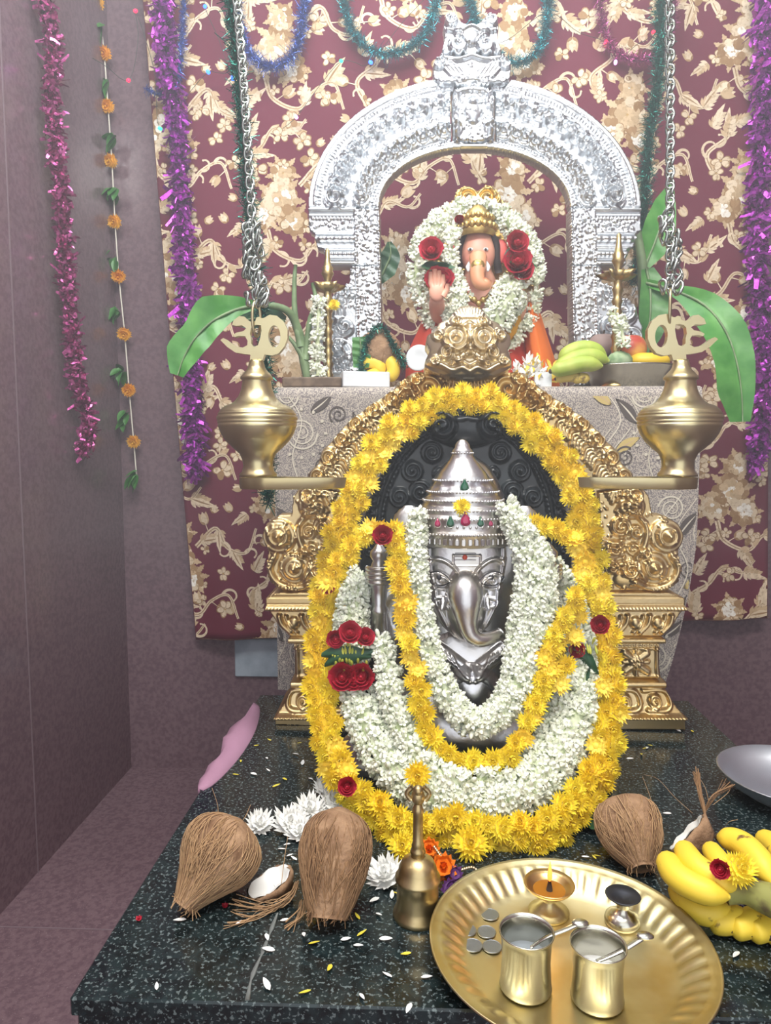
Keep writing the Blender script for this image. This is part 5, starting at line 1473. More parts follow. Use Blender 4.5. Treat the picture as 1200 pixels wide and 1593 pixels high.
# tray under the lamp
b = P(488, 606, 1.60)
put('wooden_tray', box((P(442, 600, 1.58)[0], 1.555, ZT), (P(533, 600, 1.58)[0], 1.60, P(488, 588, 1.58)[2]), .003), mat('brown_tray', (128, 108, 88), .5, 0, noise=(40, 3, (100, 82, 66), .4, .6)), smooth=False, label='low brown tray at the table edge in front of the jasmine-wound oil lamp', cat='tray')
# white box
bx = box((-.052, -.02, 0), (.052, .02, .034), .002)
inst('white_box', mesh('white_box', bx, M['white'], False), TRS((P(568, 600, 1.575)[0], 1.58, ZT), (0, 0, .25)), label='small white cardboard box in front of the little bananas', cat='box')
put('white_card', box((P(832, 600, 1.57)[0], 1.566, ZT), (P(858, 600, 1.57)[0], 1.572, P(840, 579, 1.57)[2])), M['white'], smooth=False, label='small white card standing at the table edge beside the brown spotted bananas', cat='card')
# bananas
M['banana'] = mat('ripe_banana', (246, 214, 70), .5, 0, noise=(70, 5, (120, 86, 40), .66, .74)); M['bananagreen'] = mat('green_banana', (168, 190, 76), .5, 0, noise=(30, 3, (196, 204, 100), .4, .7))
M['bananaspot'] = mat('spotted_banana', (214, 190, 96), .55, 0, noise=(60, 4, (110, 84, 50), .58, .7)); M['bananatip'] = mat('banana_tip', (70, 54, 38), .7)
def banana(name, pts, r, m, parent=None, n=16, **kw):
    p = smooth_path(pts, n); t = np.linspace(0, 1, n)
    rad = r * np.clip(np.minimum(t / .14, (1 - t) / .2), 0, 1) ** .55 * (.82 + .18 * np.sin(np.pi * t)) + r * .16
    ob = put(name, tube(p, rad, 6), m, parent, **kw)
    ob.modifiers.new('s', 'SUBSURF').levels = 1; ob.modifiers['s'].render_levels = 1
    tt = put('tip', tube([p[0] + (p[0] - p[1]) * .35, p[0] + (p[0] - p[1]) * .05, p[1]], [r * .16, r * .3, r * .3], 7), M['bananatip'], ob)
    return ob
bb = empty('banana_pair', P(590, 600, 1.62), 'two little ripe bananas behind the white box', 'bananas')
for pts in ([(558, 570), (572, 563), (588, 566), (598, 580)], [(600, 556), (610, 566), (612, 580), (600, 592)], [(566, 590), (580, 584), (594, 580)]):
    banana('banana', onto(([P(a, b, 1.61) for a, b in pts], 0, 0), ZT + .016)[0], .016, M['banana'], bb)
gb = empty('green_banana_hand', P(905, 590, 1.56), 'hand of pale green bananas beside the orange cloth', 'bananas')
for i, pts in enumerate(([(870, 562), (890, 546), (918, 542), (944, 556)], [(862, 576), (890, 560), (920, 554), (948, 562)], [(856, 578), (882, 572), (910, 566), (938, 570)])):
    banana('banana', onto(([P(a, b, 1.60 - .025 * i) for a, b in pts], 0, 0), ZT + .016)[0], .018, M['bananagreen'], gb)
sb = empty('spotted_banana_pair', P(890, 592, 1.56), 'pair of small brown-spotted bananas at the table edge before the green ones', 'bananas')
for i, pts in enumerate(([(864, 590), (884, 586), (904, 588)], [(890, 592), (904, 588), (918, 590)])):
    banana('banana', onto(([P(a, b, 1.562) for a, b in pts], 0, 0), ZT + .014)[0], .012, M['bananaspot'], sb)
# steel fruit plate
pc = P(990, 590, 1.60); pc[2] = ZT
prad = P(1070, 580, 1.60)[0] - pc[0]
hz = P(990, 569, 1.60)[2] - ZT
put('steel_plate', lathe([(.0002, 0), (prad * .66, 0), (prad * .7, .003), (prad * .8, hz * .6), (prad * .97, hz * .96), (prad, hz), (prad * .985, hz + .002), (prad * .78, hz * .66), (prad * .66, .004), (.0002, .004)], 48, (pc[0], 1.66, ZT)), M['steel'], label='shallow steel plate of fruit at the table edge behind the mirrored Om', cat='plate')
M['apple'] = mat('red_yellow_apple', (196, 78, 62), .35, 0, noise=(16, 4, (224, 176, 96), .42, .62)); M['custard'] = mat('custard_apple_skin', (126, 156, 112), .6, 0, noise=(50, 2, (170, 190, 150), .4, .6)); M['mango'] = mat('yellow_mango', (240, 200, 48), .45); M['sapota'] = mat('dusty_brown_fruit', (150, 128, 122), .7)
def fruit(name, px, py, d, r, m, label, bumps=0, stem=True):
    c0 = P(px, py, d)
    c0[2] = max(c0[2], ZT + .006 + r[2])
    g = ball((0, 0, 0), r, 28, 18)
    V = np.array(g[0])
    th = np.arctan2(V[:, 1], V[:, 0]); rr = np.hypot(V[:, 0], V[:, 1])
    if bumps:
        ph = np.arccos(np.clip(V[:, 2] / r[2], -1, 1))
        V *= (1 + .07 * np.abs(np.sin(th * 5 + (np.round(ph * 3) % 2) * .6) * np.sin(ph * 6)))[:, None]
    else:
        V[:, 2] -= .25 * r[2] * np.exp(-(rr / (r[0] * .35)) ** 2) * np.sign(V[:, 2])
    root = empty(name, c0 - [0, 0, r[2]], label, 'fruit')
    put('flesh', (V + c0, g[1], g[2]), m, root)
    put('stalk', tube([c0 + [0, 0, r[2] * .7], c0 + [.003, 0, r[2] * 1.15]], .0022, 6), M['bananatip'], root)
fruit('apple', 980, 543, 1.66, (.038, .036, .035), M['apple'], 'streaky red and yellow apple on the fruit plate')
fruit('sapota', 938, 540, 1.70, (.036, .034, .034), M['sapota'], 'dusty greyish-brown round fruit behind the green bananas')
fruit('custard_apple', 964, 562, 1.60, (.027, .026, .021), M['custard'], 'knobbly pale green custard apple in front of the streaky apple', 1)
fruit('mango', 1010, 562, 1.62, (.046, .03, .022), M['mango'], 'smooth yellow mango on the fruit plate beside the custard apple')
# white saucer, petal heap, coconut with green edging
put('white_saucer', lathe([(.0002, 0), (.012, 0), (.026, .008), (.028, .009), (.026, .0105), (.012, .003), (.0002, .003)], 28), M['white'], label='white saucer leaning beside the lion mask', cat='saucer')
so = bpy.data.objects['white_saucer']; so.matrix_world = frame(P(653, 558, 1.60), (-.25, -1, .1), 0, 1.05); so.location.z = max(so.location.z, ZT + .028)
hp = empty('petal_heap', P(820, 590, 1.60), 'heap of shed white and yellow petals beside the lion mask and white card', 'petals')
hp['kind'] = 'stuff'
qn = np.random.default_rng(5)
pg = petal_strip(.022, .008, .2, 0)
for nm, mm, cnt, x0, x1 in (('white_petals', M['whitepetal'], 130, 796, 850), ('yellow_petals', M['yellowcore'], 50, 806, 866)):
    Ms = []
    for i in range(cnt):
        x = qn.uniform(x0, x1); t = (x - x0) / (x1 - x0)
        d = 1.60 + qn.uniform(-.03, .03); ztop = P(x, 562 + 26 * abs(t - .45), d)[2]
        pp = P(x, 580, d); pp[2] = ZT + .004 + qn.random() * max(.004, ztop - ZT)
        Ms.append(np.array(TRS(pp, qn.uniform(-1.2, 1.2, 3) * [1, 1, 3], 1)))
    put(nm, replicate(pg, Ms), mm, hp, kind='stuff')
# ------------------------------------------------------------------ coconut offered on the table, edged in green
def coconut(name, tip, top, rmax, label, parent=None, cat='coconut', seed=1, nf=90, prof=None, tuft=40):
    """husked coconut: tip = tapered tuft end, top = blunt end (world points)"""
    q = np.random.default_rng(seed)
    tip, top = np.array(tip, float), np.array(top, float)
    ax = top - tip; L = np.linalg.norm(ax); ax /= L
    s1 = np.cross(ax, [0, 1, 0.01]); s1 /= np.linalg.norm(s1); s2 = np.cross(ax, s1)
    tt = np.linspace(0, 1, 34)
    prof = prof or [(0, .20), (.08, .34), (.2, .5), (.35, .76), (.5, .94), (.62, 1.0), (.76, .95), (.88, .74), (.95, .48), (1, .02)]
    rr = np.interp(tt, [a for a, b in prof], [b for a, b in prof]) * rmax
    rr = np.convolve(np.pad(rr, 1, 'edge'), [.25, .5, .25], 'valid')
    n = 40; th = np.arange(n) * 2 * np.pi / n
    ridge = 1 + .045 * np.cos(3 * th + .6)[None] * np.sin(np.pi * tt)[:, None] + .02 * np.sin(th * 9 + tt[:, None] * 6) + q.normal(0, .012, (34, n))
    Rr = rr[:, None] * ridge
    V = tip + tt[:, None, None] * ax * L + Rr[..., None] * (np.cos(th)[None, :, None] * s1 + np.sin(th)[None, :, None] * s2)
    V = np.vstack([V.reshape(-1, 3), tip[None], top[None]])
    T = [(34 * n, (i + 1) % n, i) for i in range(n)] + [(34 * n + 1, 33 * n + i, 33 * n + (i + 1) % n) for i in range(n)]
    root = empty(name, V[np.argmin(V[:, 2])], label, cat) if parent is None else parent
    V[:, 2] = np.maximum(V[:, 2], (SLAB if tip[2] < 1 else ZT) + .001)
    put('husk', (V, grid_faces(34, n, wv=True), arr(T, 3)), M['husk'], root)
    g = Geo()
    for i in range(nf):
        a0 = q.uniform(0, 6.283); t0 = q.uniform(0, .55); t1 = min(1, t0 + q.uniform(.25, .5))
        t = np.linspace(t0, t1, 8); a = a0 + q.normal(0, .25) * (t - t0) * 3
        r = np.interp(t, tt, rr) * (1.03 + .05 * np.sin((t - t0) / (t1 - t0) * np.pi) * q.random())
        p = tip + t[:, None] * ax * L + r[:, None] * (np.cos(a)[:, None] * s1 + np.sin(a)[:, None] * s2)
        p[:, 2] = np.maximum(p[:, 2], (SLAB if tip[2] < 1 else ZT) + .002)
        g.add(tube(p, q.uniform(.0003, .0007), 3, cap=False))
    for i in range(tuft):
        a = q.uniform(0, 6.283); r0 = rr[2] * q.uniform(.5, 1.1)
        b = tip + ax * L * .05 + r0 * (math.cos(a) * s1 + math.sin(a) * s2)
        p = [b + ax * L * .12, b, b - ax * L * q.uniform(.02, .09) + q.normal(0, .004, 3)]
        p = np.array(p); p[:, 2] = np.maximum(p[:, 2], (SLAB if tip[2] < 1 else ZT) + .002)
        g.add(tube(p, .0005, 3, cap=False))
    put('husk_fibres', g.get(), M['fibre'], root, kind='stuff')
    return root
d = 1.64
t_, p_ = P(594, 598, d), P(588, 512, d)
oc = coconut('coconut', [t_[0], d, ZT + .008], p_, .05, 'brown coconut standing on the table inside a green tinsel edging', seed=9, nf=30)
tinsel('tinsel_edging', [P(a, b, 1.595) for a, b in ((562, 590), (566, 548), (582, 512), (598, 512), (614, 540), (630, 572))], .007, 6000, .010, .0016, M['f_green'], 'dark green tinsel edging arched over the coconut on the table', seed=12)
lf2 = empty('leaf_piece', P(560, 560, 1.60), 'cut piece of pale green leaf leaning on the silver pillar beside the coconut', 'leaf')
big_leaf([(562, 572), (562, 548), (560, 524)], [12, 14, 12], [12, 16, 14], [1.60, 1.605], M['leaf'], lf2, 'blade', rib=True)

# ------------------------------------------------------------------ things on the altar slab
def Gs(px, py, h=0.0): return G(px, py, SLAB + h)
# whole coconuts
def co(tip, top, rpx, label, seed, nf=140, dd=.07, **k):
    a = Gs(*tip, .012); b = P(*top, a[1] + dd)
    return coconut('coconut', a, b, rpx * (a[1] + b[1]) / 2 / FPX, label, seed=seed, nf=nf, **k)
co((284, 1412), (376, 1276), 64, 'whole husked coconut tapering to a long tuft, beside the half coconut', 1, 420,
   prof=[(0, .26), (.1, .38), (.22, .52), (.36, .74), (.5, .94), (.66, 1.02), (.8, .95), (.9, .74), (.96, .48), (1, .04)])
co((510, 1430), (530, 1256), 57, 'whole husked coconut standing between the half coconut and the hand bell', 2, 420, tuft=80,
   prof=[(0, .5), (.1, .62), (.22, .74), (.36, .88), (.5, .97), (.64, 1.0), (.8, .93), (.9, .72), (.96, .48), (1, .04)])
co((1000, 1352), (966, 1246), 50, 'whole husked coconut between the yellow garland and the bananas', 3, 300,
   prof=[(0, .34), (.1, .5), (.25, .74), (.4, .9), (.6, 1.0), (.75, 1.0), (.88, .92), (.95, .8), (.99, .5), (1, .04)])
def half_coconut(c, n, r, label, tail, seed):
    q = np.random.default_rng(seed)
    root = empty('half_coconut', c - [0, 0, r * .5], label, 'coconut')
    prof = [(.0002, -r * .95), (r * .4, -r * .88), (r * .75, -r * .6), (r * .97, -r * .2), (r * 1.02, 0), (r * .9, .001), (r * .88, -.002)]
    Mx = np.array(frame(c, n, .4))
    g = lathe(prof, 30); V = np.array(g[0]); V += q.normal(0, .0006, V.shape)
    put('shell', onto(xf((V, g[1], g[2]), Mx), SLAB + .001), M['husk'], root)
    g = lathe([(r * .93, .0015), (r * .84, .002), (r * .7, -r * .22), (r * .45, -r * .45), (.0002, -r * .55)], 30); V = np.array(g[0]); V[:, 2] += .0012 * np.sin(np.arctan2(V[:, 1], V[:, 0]) * 7)
    put('white_flesh', onto(xf((V, g[1], g[2]), Mx), SLAB + .002), M['flesh'], root)
    g = Geo()
    for pts in tail:
        for k in range(9):
            p = smooth_path([np.array(t) + q.normal(0, .0026, 3) * (.5 + .6 * i_) for i_, t in enumerate(pts)], 12); p[:, 2] = np.maximum(p[:, 2], SLAB + .002)
            g.add(tube(p, q.uniform(.0003, .0009), 4, cap=False))
    put('husk_fibres', g.get(), M['fibre'], root, kind='stuff')
    return root
half_coconut(P(420, 1372, .815), (-.42, -.02, .9), .030, 'broken half coconut showing white flesh between the two coconuts', [[Gs(462, 1372, .02), Gs(452, 1394, .012), Gs(420, 1408, .008), Gs(364, 1408, .004)], [Gs(464, 1380, .015), Gs(440, 1404, .006), Gs(400, 1424, .004), Gs(352, 1436, .002)], [Gs(470, 1400, .02), Gs(466, 1420, .008), Gs(450, 1444, .003)]], 4)
half_coconut(P(1070, 1296, .90), (-.62, .42, .55), .033, 'half coconut with white rim showing, propped behind the banana bunch', [[Gs(1096, 1262, .03), Gs(1110, 1240, .05), Gs(1132, 1216, .06)], [Gs(1100, 1280, .03), Gs(1090, 1240, .05), Gs(1080, 1200, .06)]], 5)
# stray coconut hairs
g = Geo(); q = np.random.default_rng(3)
for pts in ([(1002, 1205), (1024, 1212), (1050, 1240), (1078, 1265)], [(1000, 1208), (1012, 1240), (1020, 1270)], [(1080, 1200), (1096, 1222), (1104, 1250)], [(1138, 1215), (1134, 1232), (1110, 1252)], [(1130, 1284), (1136, 1278), (1148, 1275)], [(330, 1226), (338, 1250), (340, 1270)], [(372, 1284), (382, 1270), (390, 1252)], [(448, 1300), (442, 1340), (438, 1374)]):
    p = smooth_path([Gs(a, b, .004 + .018 * math.sin(i)) for i, (a, b) in enumerate(pts)], 12)
    g.add(tube(p, .0005, 3, cap=False))
put('coconut_hairs', g.get(), M['fibre'], label='loose coconut hairs strewn over the altar slab', cat='fibres', kind='stuff')

# hand bell
hb = Gs(650, 1424); kb = hb[1] / FPX
zb_ = lambda y: max(0, P(650, y, hb[1])[2] - SLAB)
M['bellbrass'] = mat('dull_brass', (206, 186, 140), .38, 1, noise=(30, 3, (180, 158, 112), .4, .65))
hbell = empty('hand_bell', hb, 'brass hand bell with tall handle standing beside the brass plate', 'bell')
put('bell_body', lathe([(36 * kb, .004), (40 * kb, 0), (41 * kb, .003), (40 * kb, .006), (36.5 * kb, .010), (34.5 * kb, .016), (34 * kb, .03), (34 * kb, .042), (37 * kb, .044), (37 * kb, .048), (33 * kb, .050), (31 * kb, .058), (26 * kb, .066), (16 * kb, .070), (12 * kb, .072), (.0002, .072)], 40, hb), M['bellbrass'], hbell)
zt = zb_(1250) ; z0 = .071
put('handle', lathe([(12 * kb, z0), (11 * kb, z0 + .004), (13 * kb, z0 + .006), (12 * kb, z0 + .009), (9 * kb, z0 + .012), (10.5 * kb, z0 + .014), (8.5 * kb, z0 + .018), (8 * kb, zt - .012), (10 * kb, zt - .008), (8 * kb, zt - .004), (6 * kb, zt)], 18, hb), M['bellbrass'], hbell)
fz = hb + [0, 0, zt]
fin = merge(ball(fz + [0, 0, .008], (.008, .007, .010), 14, 10), ball(fz + [0, -.003, .017], (.006, .006, .006), 12, 8), tube(smooth_path([fz + [-.008, 0, .004], fz + [-.013, 0, .012], fz + [-.006, 0, .02]], 8), .0028, 6), tube(smooth_path([fz + [.008, 0, .004], fz + [.013, 0, .012], fz + [.006, 0, .02]], 8), .0028, 6))
put('winged_finial', fin, M['bellbrass'], hbell)
# bead string and bright flowers behind the bell
M['purplepetal'] = mat('purple_petal', (96, 52, 112), .6)
pm = mesh('purple_flower', blossom([(12, .012, .007, 5, .001, 0), (9, .009, .006, 35, .001, .002)], 6, (.004, .001)), M['purplepetal'], False)
om = mesh('orange_flower', blossom([(14, .014, .009, -4, .001, -.002), (12, .012, .008, 30, .001, .002), (8, .009, .007, 60, 0, .003)], 8, (.005, 0)), mat('deep_orange_petal', (240, 128, 20), .6), False)
inst('marigold', om, frame(Gs(690, 1350, .02), (0, -.7, .7), 0, 1.25), label='deep orange marigold on the slab right behind the hand bell', cat='flower')
inst('marigold', om, frame(Gs(668, 1322, .024), (0, -.7, .7), 2, 1.1), label='deep orange marigold under the edge of the yellow garland by the bell handle', cat='flower')
for a, b, lb in ((702, 1384, 'purple flower lying against the shoulder of the hand bell by the plate'), (706, 1362, 'purple flower between the orange marigold and the gold bead string')):
    inst('purple_flower', pm, frame(Gs(a, b, .012), (.2, -.6, .8), 1, 1.1), label=lb, cat='flower')
bp = smooth_path([Gs(676, 1318, .03), Gs(694, 1342, .022), Gs(712, 1354, .012), Gs(736, 1350, .01), Gs(748, 1366, .006), Gs(742, 1384, .004)], 34)
bstr = empty('bead_string', bp[-1], 'string of tiny gold beads trailing from the garland behind the hand bell', 'beads')
put('thread', tube(bp, .0006, 4), M['thread'], bstr)
bead = mesh('bead', ball((0, 0, 0), .0022, 8, 6), M['goldpale'])
for c_ in bp: inst('bead', bead, TRS(c_), bstr)

# brass plate with fluted rim
pcx = G(891, 1500, SLAB + .02)[0]
pa, pb = G(891, 1340, SLAB + .022), None
PRAD = .146
pc = np.array([(G(670, 1495, SLAB + .022)[0] + G(1113, 1512, SLAB + .022)[0]) / 2 + .006, pa[1] - PRAD, SLAB + .001])
n = 192
a = np.arange(n) * 2 * np.pi / n
rows = []
prof = [(.0002, 0, 0), (.70, 0, 0), (.74, .003, 0), (.76, .004, .2), (.80, .009, 1), (.86, .015, 1), (.91, .019, .3), (.93, .020, 0), (.985, .021, 0), (1.0, .0235, 0), (1.005, .0215, 0), (.985, .0185, 0), (.93, .0165, 0), (.80, .006, 0), (.72, -.0009, 0), (.68, -.0009, 0)]
for r, z, fl_ in prof:
    w = fl_ * .0022 * np.cos(a * 48)
    rows.append(np.column_stack([pc[0] + (PRAD * r) * np.cos(a), pc[1] + (PRAD * r) * np.sin(a), pc[2] + z + .0012 + w]))
plate = put('brass_plate', (np.concatenate(rows), grid_faces(len(prof), n, wv=True), NT), M['brassplate'], label='round brass plate with fluted rim holding the lamp, cups and coins', cat='plate')
ZP = pc[2] + .0018
def Gp(px, py, h=0.): return G(px, py, ZP + h)
# steel cups with spoons
M['milk'] = mat('milky_water', (150, 158, 164), .12); M['sugar'] = mat('white_sugar', (236, 236, 232), .8, 0, bump=(400, .6, .002))
def cup(px, base, mouth, wpx, label, fill, m, spoon, slabel):
    b = Gp(px, base); h = P(px, mouth, b[1])[2] - ZP; k = b[1] / FPX; r = wpx * .5 * k
    root = empty('steel_cup', b, label, 'cup')
    put('cup_wall', lathe([(.0002, .0004), (r * .92, .0004), (r * .96, .003), (r * .93, h * .12), (r * .88, h * .5), (r * .92, h * .85), (r * .98, h * .97), (r * 1.02, h), (r * .99, h + .0008), (r * .93, h * .95), (r * .87, h * .8), (r * .84, h * .5), (r * .88, .004), (.0002, .003)], 44, b), M['steel'], root)
    put('contents', lathe([(r * .86, h * fill), (r * .6, h * fill + .001), (.0002, h * fill + .002)], 28, b), m, root)
    p = [np.array(P(x, y, b[1] + dd)) for x, y, dd in spoon]
    sp_ = empty('spoon', p[0], slabel, 'spoon')
    put('handle', tube(smooth_path(p, 16), np.linspace(.0028, .004, 16), 6, sq=.35), M['steel'], sp_)
    put('bowl', ball(p[-1], (.009, .006, .003), 14, 8), M['steel'], sp_)
cup(818, 1536, 1448, 89, 'steel cup of milky water beside the coins on the brass plate', .55, M['milk'], [(826, 1474, .0), (850, 1458, .0), (880, 1446, .004), (903, 1436, .01)], 'small spoon resting across the cup of milky water')
cup(929, 1554, 1468, 90, 'steel cup with white sugar beside the incense holder on the brass plate', .5, M['sugar'], [(928, 1496, -.002), (952, 1486, .0), (976, 1474, .004), (1004, 1456, .012)], 'small spoon dipped in the cup with white sugar')
# small brass lamp with flame
lb = Gp(854, 1420); kl = lb[1] / FPX; lh = P(850, 1374, lb[1])[2] - ZP
dl = empty('stem_lamp', lb, 'small lit brass lamp on a stem near the back of the brass plate', 'oil lamp')
put('foot', lathe([(.0002, .0003), (32 * kl, .0003), (33 * kl, .003), (22 * kl, .006), (10 * kl, .014), (8 * kl, lh * .5), (12 * kl, lh * .58)], 30, lb), M['brassplate'], dl)
put('bowl', lathe([(9 * kl, lh * .55), (24 * kl, lh * .68), (36 * kl, lh * .86), (41 * kl, lh), (40 * kl, lh + .001), (34 * kl, lh * .88), (20 * kl, lh * .74), (.0002, lh * .68)], 36, lb), mat('warm_brass', (218, 184, 128), .3, 1), dl)
put('oil', lathe([(26 * kl, lh * .80), (.0002, lh * .80)], 24, lb), mat('golden_oil', (150, 100, 40), .06, 0), dl)
wk = lb + [0, -.002, lh * .78]
put('wick', tube([wk, wk + [.0, 0, .008], wk + [0, 0, .012]], [.004, .0025, .0015], 7), mat('charred_wick', (60, 46, 36), .9), dl)
M['flame'] = mat('flame', (255, 150, 60), .5, 0, emit=((255, 110, 45), 3))
put('flame', lathe([(.0002, 0), (.0024, .003), (.003, .007), (.0022, .013), (.001, .020), (.0002, .025)], 14, wk + [0, 0, .011]), M['flame'], dl)
fl_l = bpy.data.lights.new('flame_light', 'POINT'); fl_l.energy = .02; fl_l.color = (1, .6, .3); fl_l.shadow_soft_size = .004
flo = bpy.data.objects.new('flame_light', fl_l); COL.objects.link(flo); flo.parent = dl; flo.location = (0, -.002, lh + .035)
# incense holder
ib = Gp(968, 1436); ki = ib[1] / FPX; ih = P(966, 1392, ib[1])[2] - ZP
ih_o = empty('incense_holder', ib, 'small steel incense holder with sooty black cup on the brass plate', 'incense holder')
put('foot', lathe([(.0002, .0003), (27 * ki, .0003), (28 * ki, .004), (26 * ki, .009), (18 * ki, .013), (10 * ki, .017), (8.5 * ki, ih * .7), (12 * ki, ih * .8)], 30, ib), M['steel'], ih_o)
put('cup', lathe([(8 * ki, ih * .75), (20 * ki, ih * .86), (28 * ki, ih), (27 * ki, ih + .0008), (16 * ki, ih * .9), (.0002, ih * .86)], 30, ib), M['darksteel'], ih_o)
# coins
M['coin'] = mat('nickel', (176, 180, 184), .3, 1, bump=(300, .2, .001))
cm = mesh('coin', lathe([(.0002, 0), (.0100, 0), (.0105, .0004), (.0105, .0013), (.0100, .0018), (.0092, .0016), (.0002, .0016)], 28), M['coin'], False)
for i, (px, py, lbl) in enumerate(((762.5, 1424, 'nickel coin set apart from the others towards the lamp'), (727, 1448, 'nickel coin nearest the plate rim in the coin cluster'), (757.5, 1451, 'nickel coin in the middle of the cluster beside the milky cup'), (736, 1472, 'nickel coin in the front row of the cluster towards the rim'), (766, 1474, 'nickel coin in the front row of the cluster touching the milky cup side'))):
    inst('coin', cm, TRS(Gp(px, py, .0003), (0, 0, i)), label=lbl, cat='coin')

# banana bunch
bn = empty('banana_bunch', Gs(1130, 1440), 'bunch of ripe yellow bananas with cut stalk on the slab beside the plate', 'bananas')
def bpt(px, py, h): return G(px, py, SLAB + h)
for pts, r in (([(1034, 1330, .062), (1052, 1362, .062), (1090, 1384, .06), (1136, 1396, .056)], .0155), ([(1060, 1314, .068), (1080, 1344, .07), (1112, 1366, .066), (1152, 1386, .058)], .0145), ([(1102, 1316, .066), (1120, 1340, .07), (1142, 1364, .066), (1164, 1384, .058)], .0125),
               ([(1116, 1302, .072), (1150, 1310, .078), (1180, 1336, .076), (1204, 1376, .066)], .0155), ([(1180, 1300, .064), (1210, 1320, .07), (1226, 1360, .066)], .014), ([(1052, 1372, .03), (1068, 1402, .026), (1100, 1420, .022), (1142, 1414, .026)], .0155), ([(1100, 1432, .016), (1130, 1434, .016), (1160, 1418, .022)], .0145),
               ([(1136, 1446, .014), (1160, 1440, .016), (1180, 1416, .026)], .014), ([(1166, 1452, .014), (1186, 1444, .016), (1200, 1418, .026)], .014), ([(1196, 1458, .014), (1212, 1446, .016), (1220, 1420, .026)], .014)):
    banana('banana', [bpt(a, b, h) for a, b, h in pts], r, M['banana'], bn)
put('stalk', tube(smooth_path([bpt(1128, 1392, .05), bpt(1158, 1386, .056), bpt(1188, 1396, .055), bpt(1226, 1410, .055)], 16), np.linspace(.011, .02, 16), 10), mat('cut_stalk', (150, 150, 82), .7, 0, noise=(50, 4, (104, 92, 60), .42, .6)), bn)
inst('rose', rosem, frame(bpt(1123, 1350, .086), (-.6, -.8, .2), 0, .5), label='small red rose resting on the banana bunch', cat='rose')
inst('chrysanthemum', mums[1], frame(bpt(1152, 1352, .086), (.1, -.7, .7), 1, 1.1), label='yellow chrysanthemum resting on the banana bunch beside the rose', cat='flower')

# steel bowl resting at the slab edge
put('steel_bowl', lathe([(.0002, .0005), (.05, .0005), (.07, .006), (.095, .022), (.106, .038), (.108, .0385), (.105, .0395), (.092, .024), (.068, .009), (.0002, .003)], 56, (.586, 1.075, SLAB)), mat('polished_steel', (222, 228, 236), .42, 1), label='wide shallow polished steel bowl at the edge of the altar slab', cat='bowl')
# pink cloth hanging over the slab edge
M['pinkcloth'] = mat('pink_cloth', (176, 132, 156), .85, 0, bump=(30, .4, .006))
rows = []
ys = np.linspace(1.06, 1.44, 26)
for i, y in enumerate(ys):
    f = math.sin(math.pi * i / 25) ** .6
    wob = .012 * math.sin(i * 1.1) + .006 * math.sin(i * 2.3)
    rows.append([(SX0 + .03 * f + .006, y, SLAB + .0012), (SX0 - .001, y, SLAB + .004), (SX0 - (.012 + .008 * math.sin(i * .5)) * f - .003, y, SLAB - .004 + wob * .3), (SX0 - (.018 + .009 * math.sin(i * .5 + 1)) * f - .003 + wob * .5, y, SLAB - .05 * f), (SX0 - .02 * f - .003 + wob, y, SLAB - .13 * f - .01)])
put('pink_cloth', (np.array(rows).reshape(-1, 3), grid_faces(26, 5), NT), M['pinkcloth'], label='pale pink cloth draped over the side edge of the altar slab', cat='cloth')
bpy.data.objects['pink_cloth'].modifiers.new('t', 'SOLIDIFY').thickness = .003

# white chrysanthemums and loose petals on the slab
for px, py, s, lb in ((404, 1284, 1.0, 'white chrysanthemum lying just behind the tapering coconut'), (452, 1284, 1.25, 'white chrysanthemum in the heap beside the standing coconut, next to the lone one'), (482, 1262, 1.2, 'white chrysanthemum at the middle of the heap behind the standing coconut'), (520, 1254, 1.1, 'white chrysanthemum of the heap touching the yellow garland'), (468, 1296, 1.0, 'white chrysanthemum pressed against the side of the standing coconut'), (602, 1364, 1.2, 'white chrysanthemum lying alone between the standing coconut and the hand bell'), (508, 1228, 1.0, 'shaded white chrysanthemum tucked behind the heap under the yellow garland')):
    inst('white_chrysanthemum', whitemum, frame(Gs(px, py, .005), (random.uniform(-.3, .3), -.35, 1), random.uniform(0, 6), s), label=lb, cat='flower')
M['petalyellow'] = mat('fallen_yellow_petal', (228, 210, 70), .6)
ptw = mesh('petal', leafgeo(.017, .0058, .3, -.1, 6), M['whitepetal'], True)
pty = mesh('petal', leafgeo(.015, .004, .3, -.12, 6), M['petalyellow'], True)
q = random.Random(21)
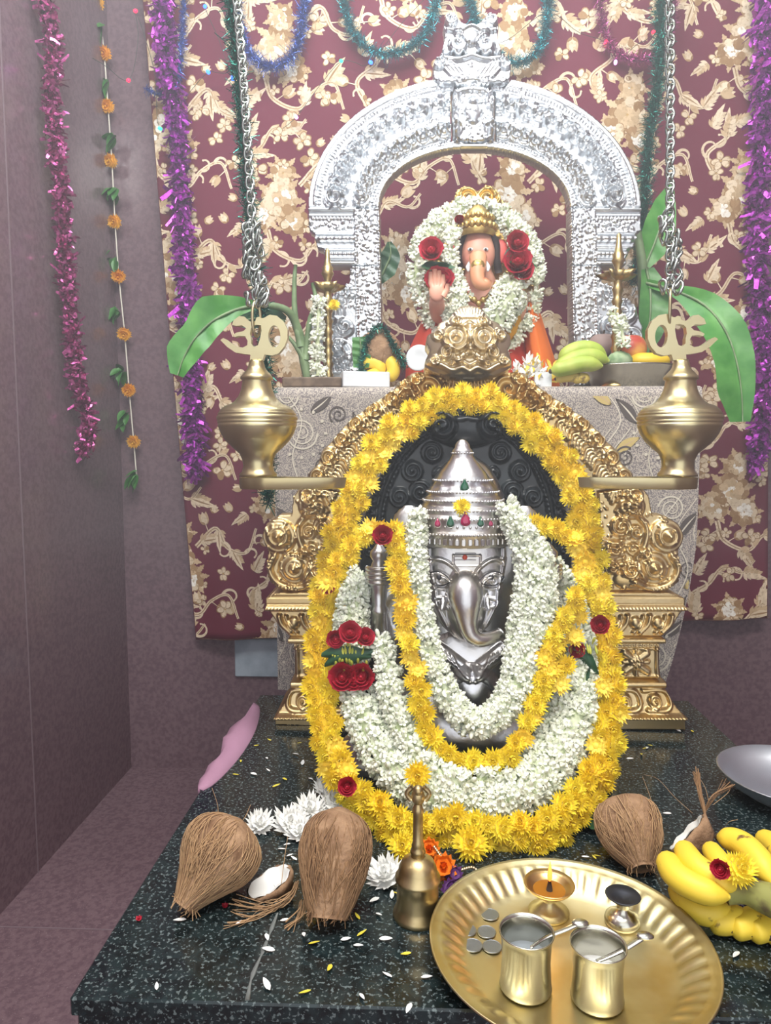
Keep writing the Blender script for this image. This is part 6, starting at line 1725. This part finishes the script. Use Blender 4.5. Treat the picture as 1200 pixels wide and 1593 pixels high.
spots = [(380, 1432, 'w'), (414, 1452, 'w'), (436, 1432, 'w'), (472, 1450, 'w'), (480, 1468, 'y'), (530, 1462, 'w'), (550, 1470, 'w'), (556, 1456, 'y'), (560, 1430, 'y'), (585, 1420, 'w'), (590, 1460, 'w'), (484, 1540, 'y'), (560, 1545, 'w'), (610, 1520, 'w'), (655, 1520, 'w'), (516, 1500, 'y'), (290, 1430, 'w'), (640, 1482, 'y'), (420, 1540, 'w'), (244, 1540, 'w'),
         (375, 1182, 'y'), (390, 1202, 'w'), (362, 1204, 'y'), (420, 1200, 'w'), (424, 1224, 'y'), (414, 1178, 'w'), (422, 1152, 'y'), (455, 1172, 'w'), (470, 1190, 'w'), (395, 1160, 'y'), (440, 1210, 'y'), (310, 1270, 'y'), (302, 1275, 'y'), (288, 1322, 'y'), (470, 1155, 'y'), (480, 1210, 'w'),
         (1000, 1165, 'y'), (1008, 1162, 'w'), (1016, 1160, 'y'), (1060, 1138, 'w'), (998, 1172, 'y'), (975, 1180, 'w'), (950, 1214, 'w'), (928, 1336, 'y'), (924, 1330, 'y'), (905, 1332, 'w'), (1076, 1136, 'y'), (1045, 1265, 'w'), (432, 1320, 'w'), (446, 1332, 'w'), (440, 1346, 'w'), (452, 1312, 'w'), (462, 1338, 'w'), (610, 1398, 'w'), (620, 1390, 'y'), (590, 1396, 'w'), (428, 1478, 'w'), (1150, 1480, 'w'), (640, 1560, 'w')]
for px, py, k in spots:
    inst('white_petal' if k == 'w' else 'yellow_petal', ptw if k == 'w' else pty, TRS(Gs(px, py, .0015), (q.uniform(-.25, .25), q.uniform(-.15, .1), q.uniform(0, 6.28)), q.uniform(.55, .95)),
         label='loose white petal fallen flat on the dark altar slab' if k == 'w' else 'loose yellow petal fallen flat on the dark altar slab', cat='petal', group='white petals on the slab' if k == 'w' else 'yellow petals on the slab')
for px, py, lb in ((350, 1410, 'tiny red flower scrap beside the fibres of the half coconut'), (216, 1430, 'tiny pink flower scrap on the bare slab near the tapering coconut')):
    inst('flower_scrap', mesh('flower_scrap', blossom([(6, .008, .006, 20, 0, 0), (4, .005, .005, 50, 0, .001)], 2), M['rose'], False), frame(Gs(px, py, .002), (0, -.2, 1), 0, .6), label=lb, cat='petal')
# green leaf under the coconut by the garland
lg = empty('betel_leaf', Gs(940, 1250), 'green leaf lying under the coconut beside the yellow garland', 'leaf')
V, Q, T = leafgeo(.11, .06, .1, .05, 12)
put('blade', onto(xf((V, Q, T), TRS(Gs(920, 1290, .01), (.1, 0, 1.0))), SLAB + .002), M['leafdark'], lg)
# ------------------------------------------------------------------ thin haze volume added above mid-height, washing out the upper half
hm = bpy.data.materials.new('haze_veil'); hm.use_nodes = True
hn = hm.node_tree.nodes; hn.remove(hn['Principled BSDF'])
vs = hn.new('ShaderNodeVolumeScatter'); vs.inputs['Color'].default_value = (.93, .95, 1, 1); vs.inputs['Density'].default_value = .10; vs.inputs['Anisotropy'].default_value = .2
hm.node_tree.links.new(vs.outputs[0], hn['Material Output'].inputs['Volume'])
put('haze_veil', box((XL + .002, .3, .8), (XR - .002, YB - .002, CEIL - .002)), hm, smooth=False, label='thin added haze veiling the upper part of the shrine', cat='haze', kind='stuff')
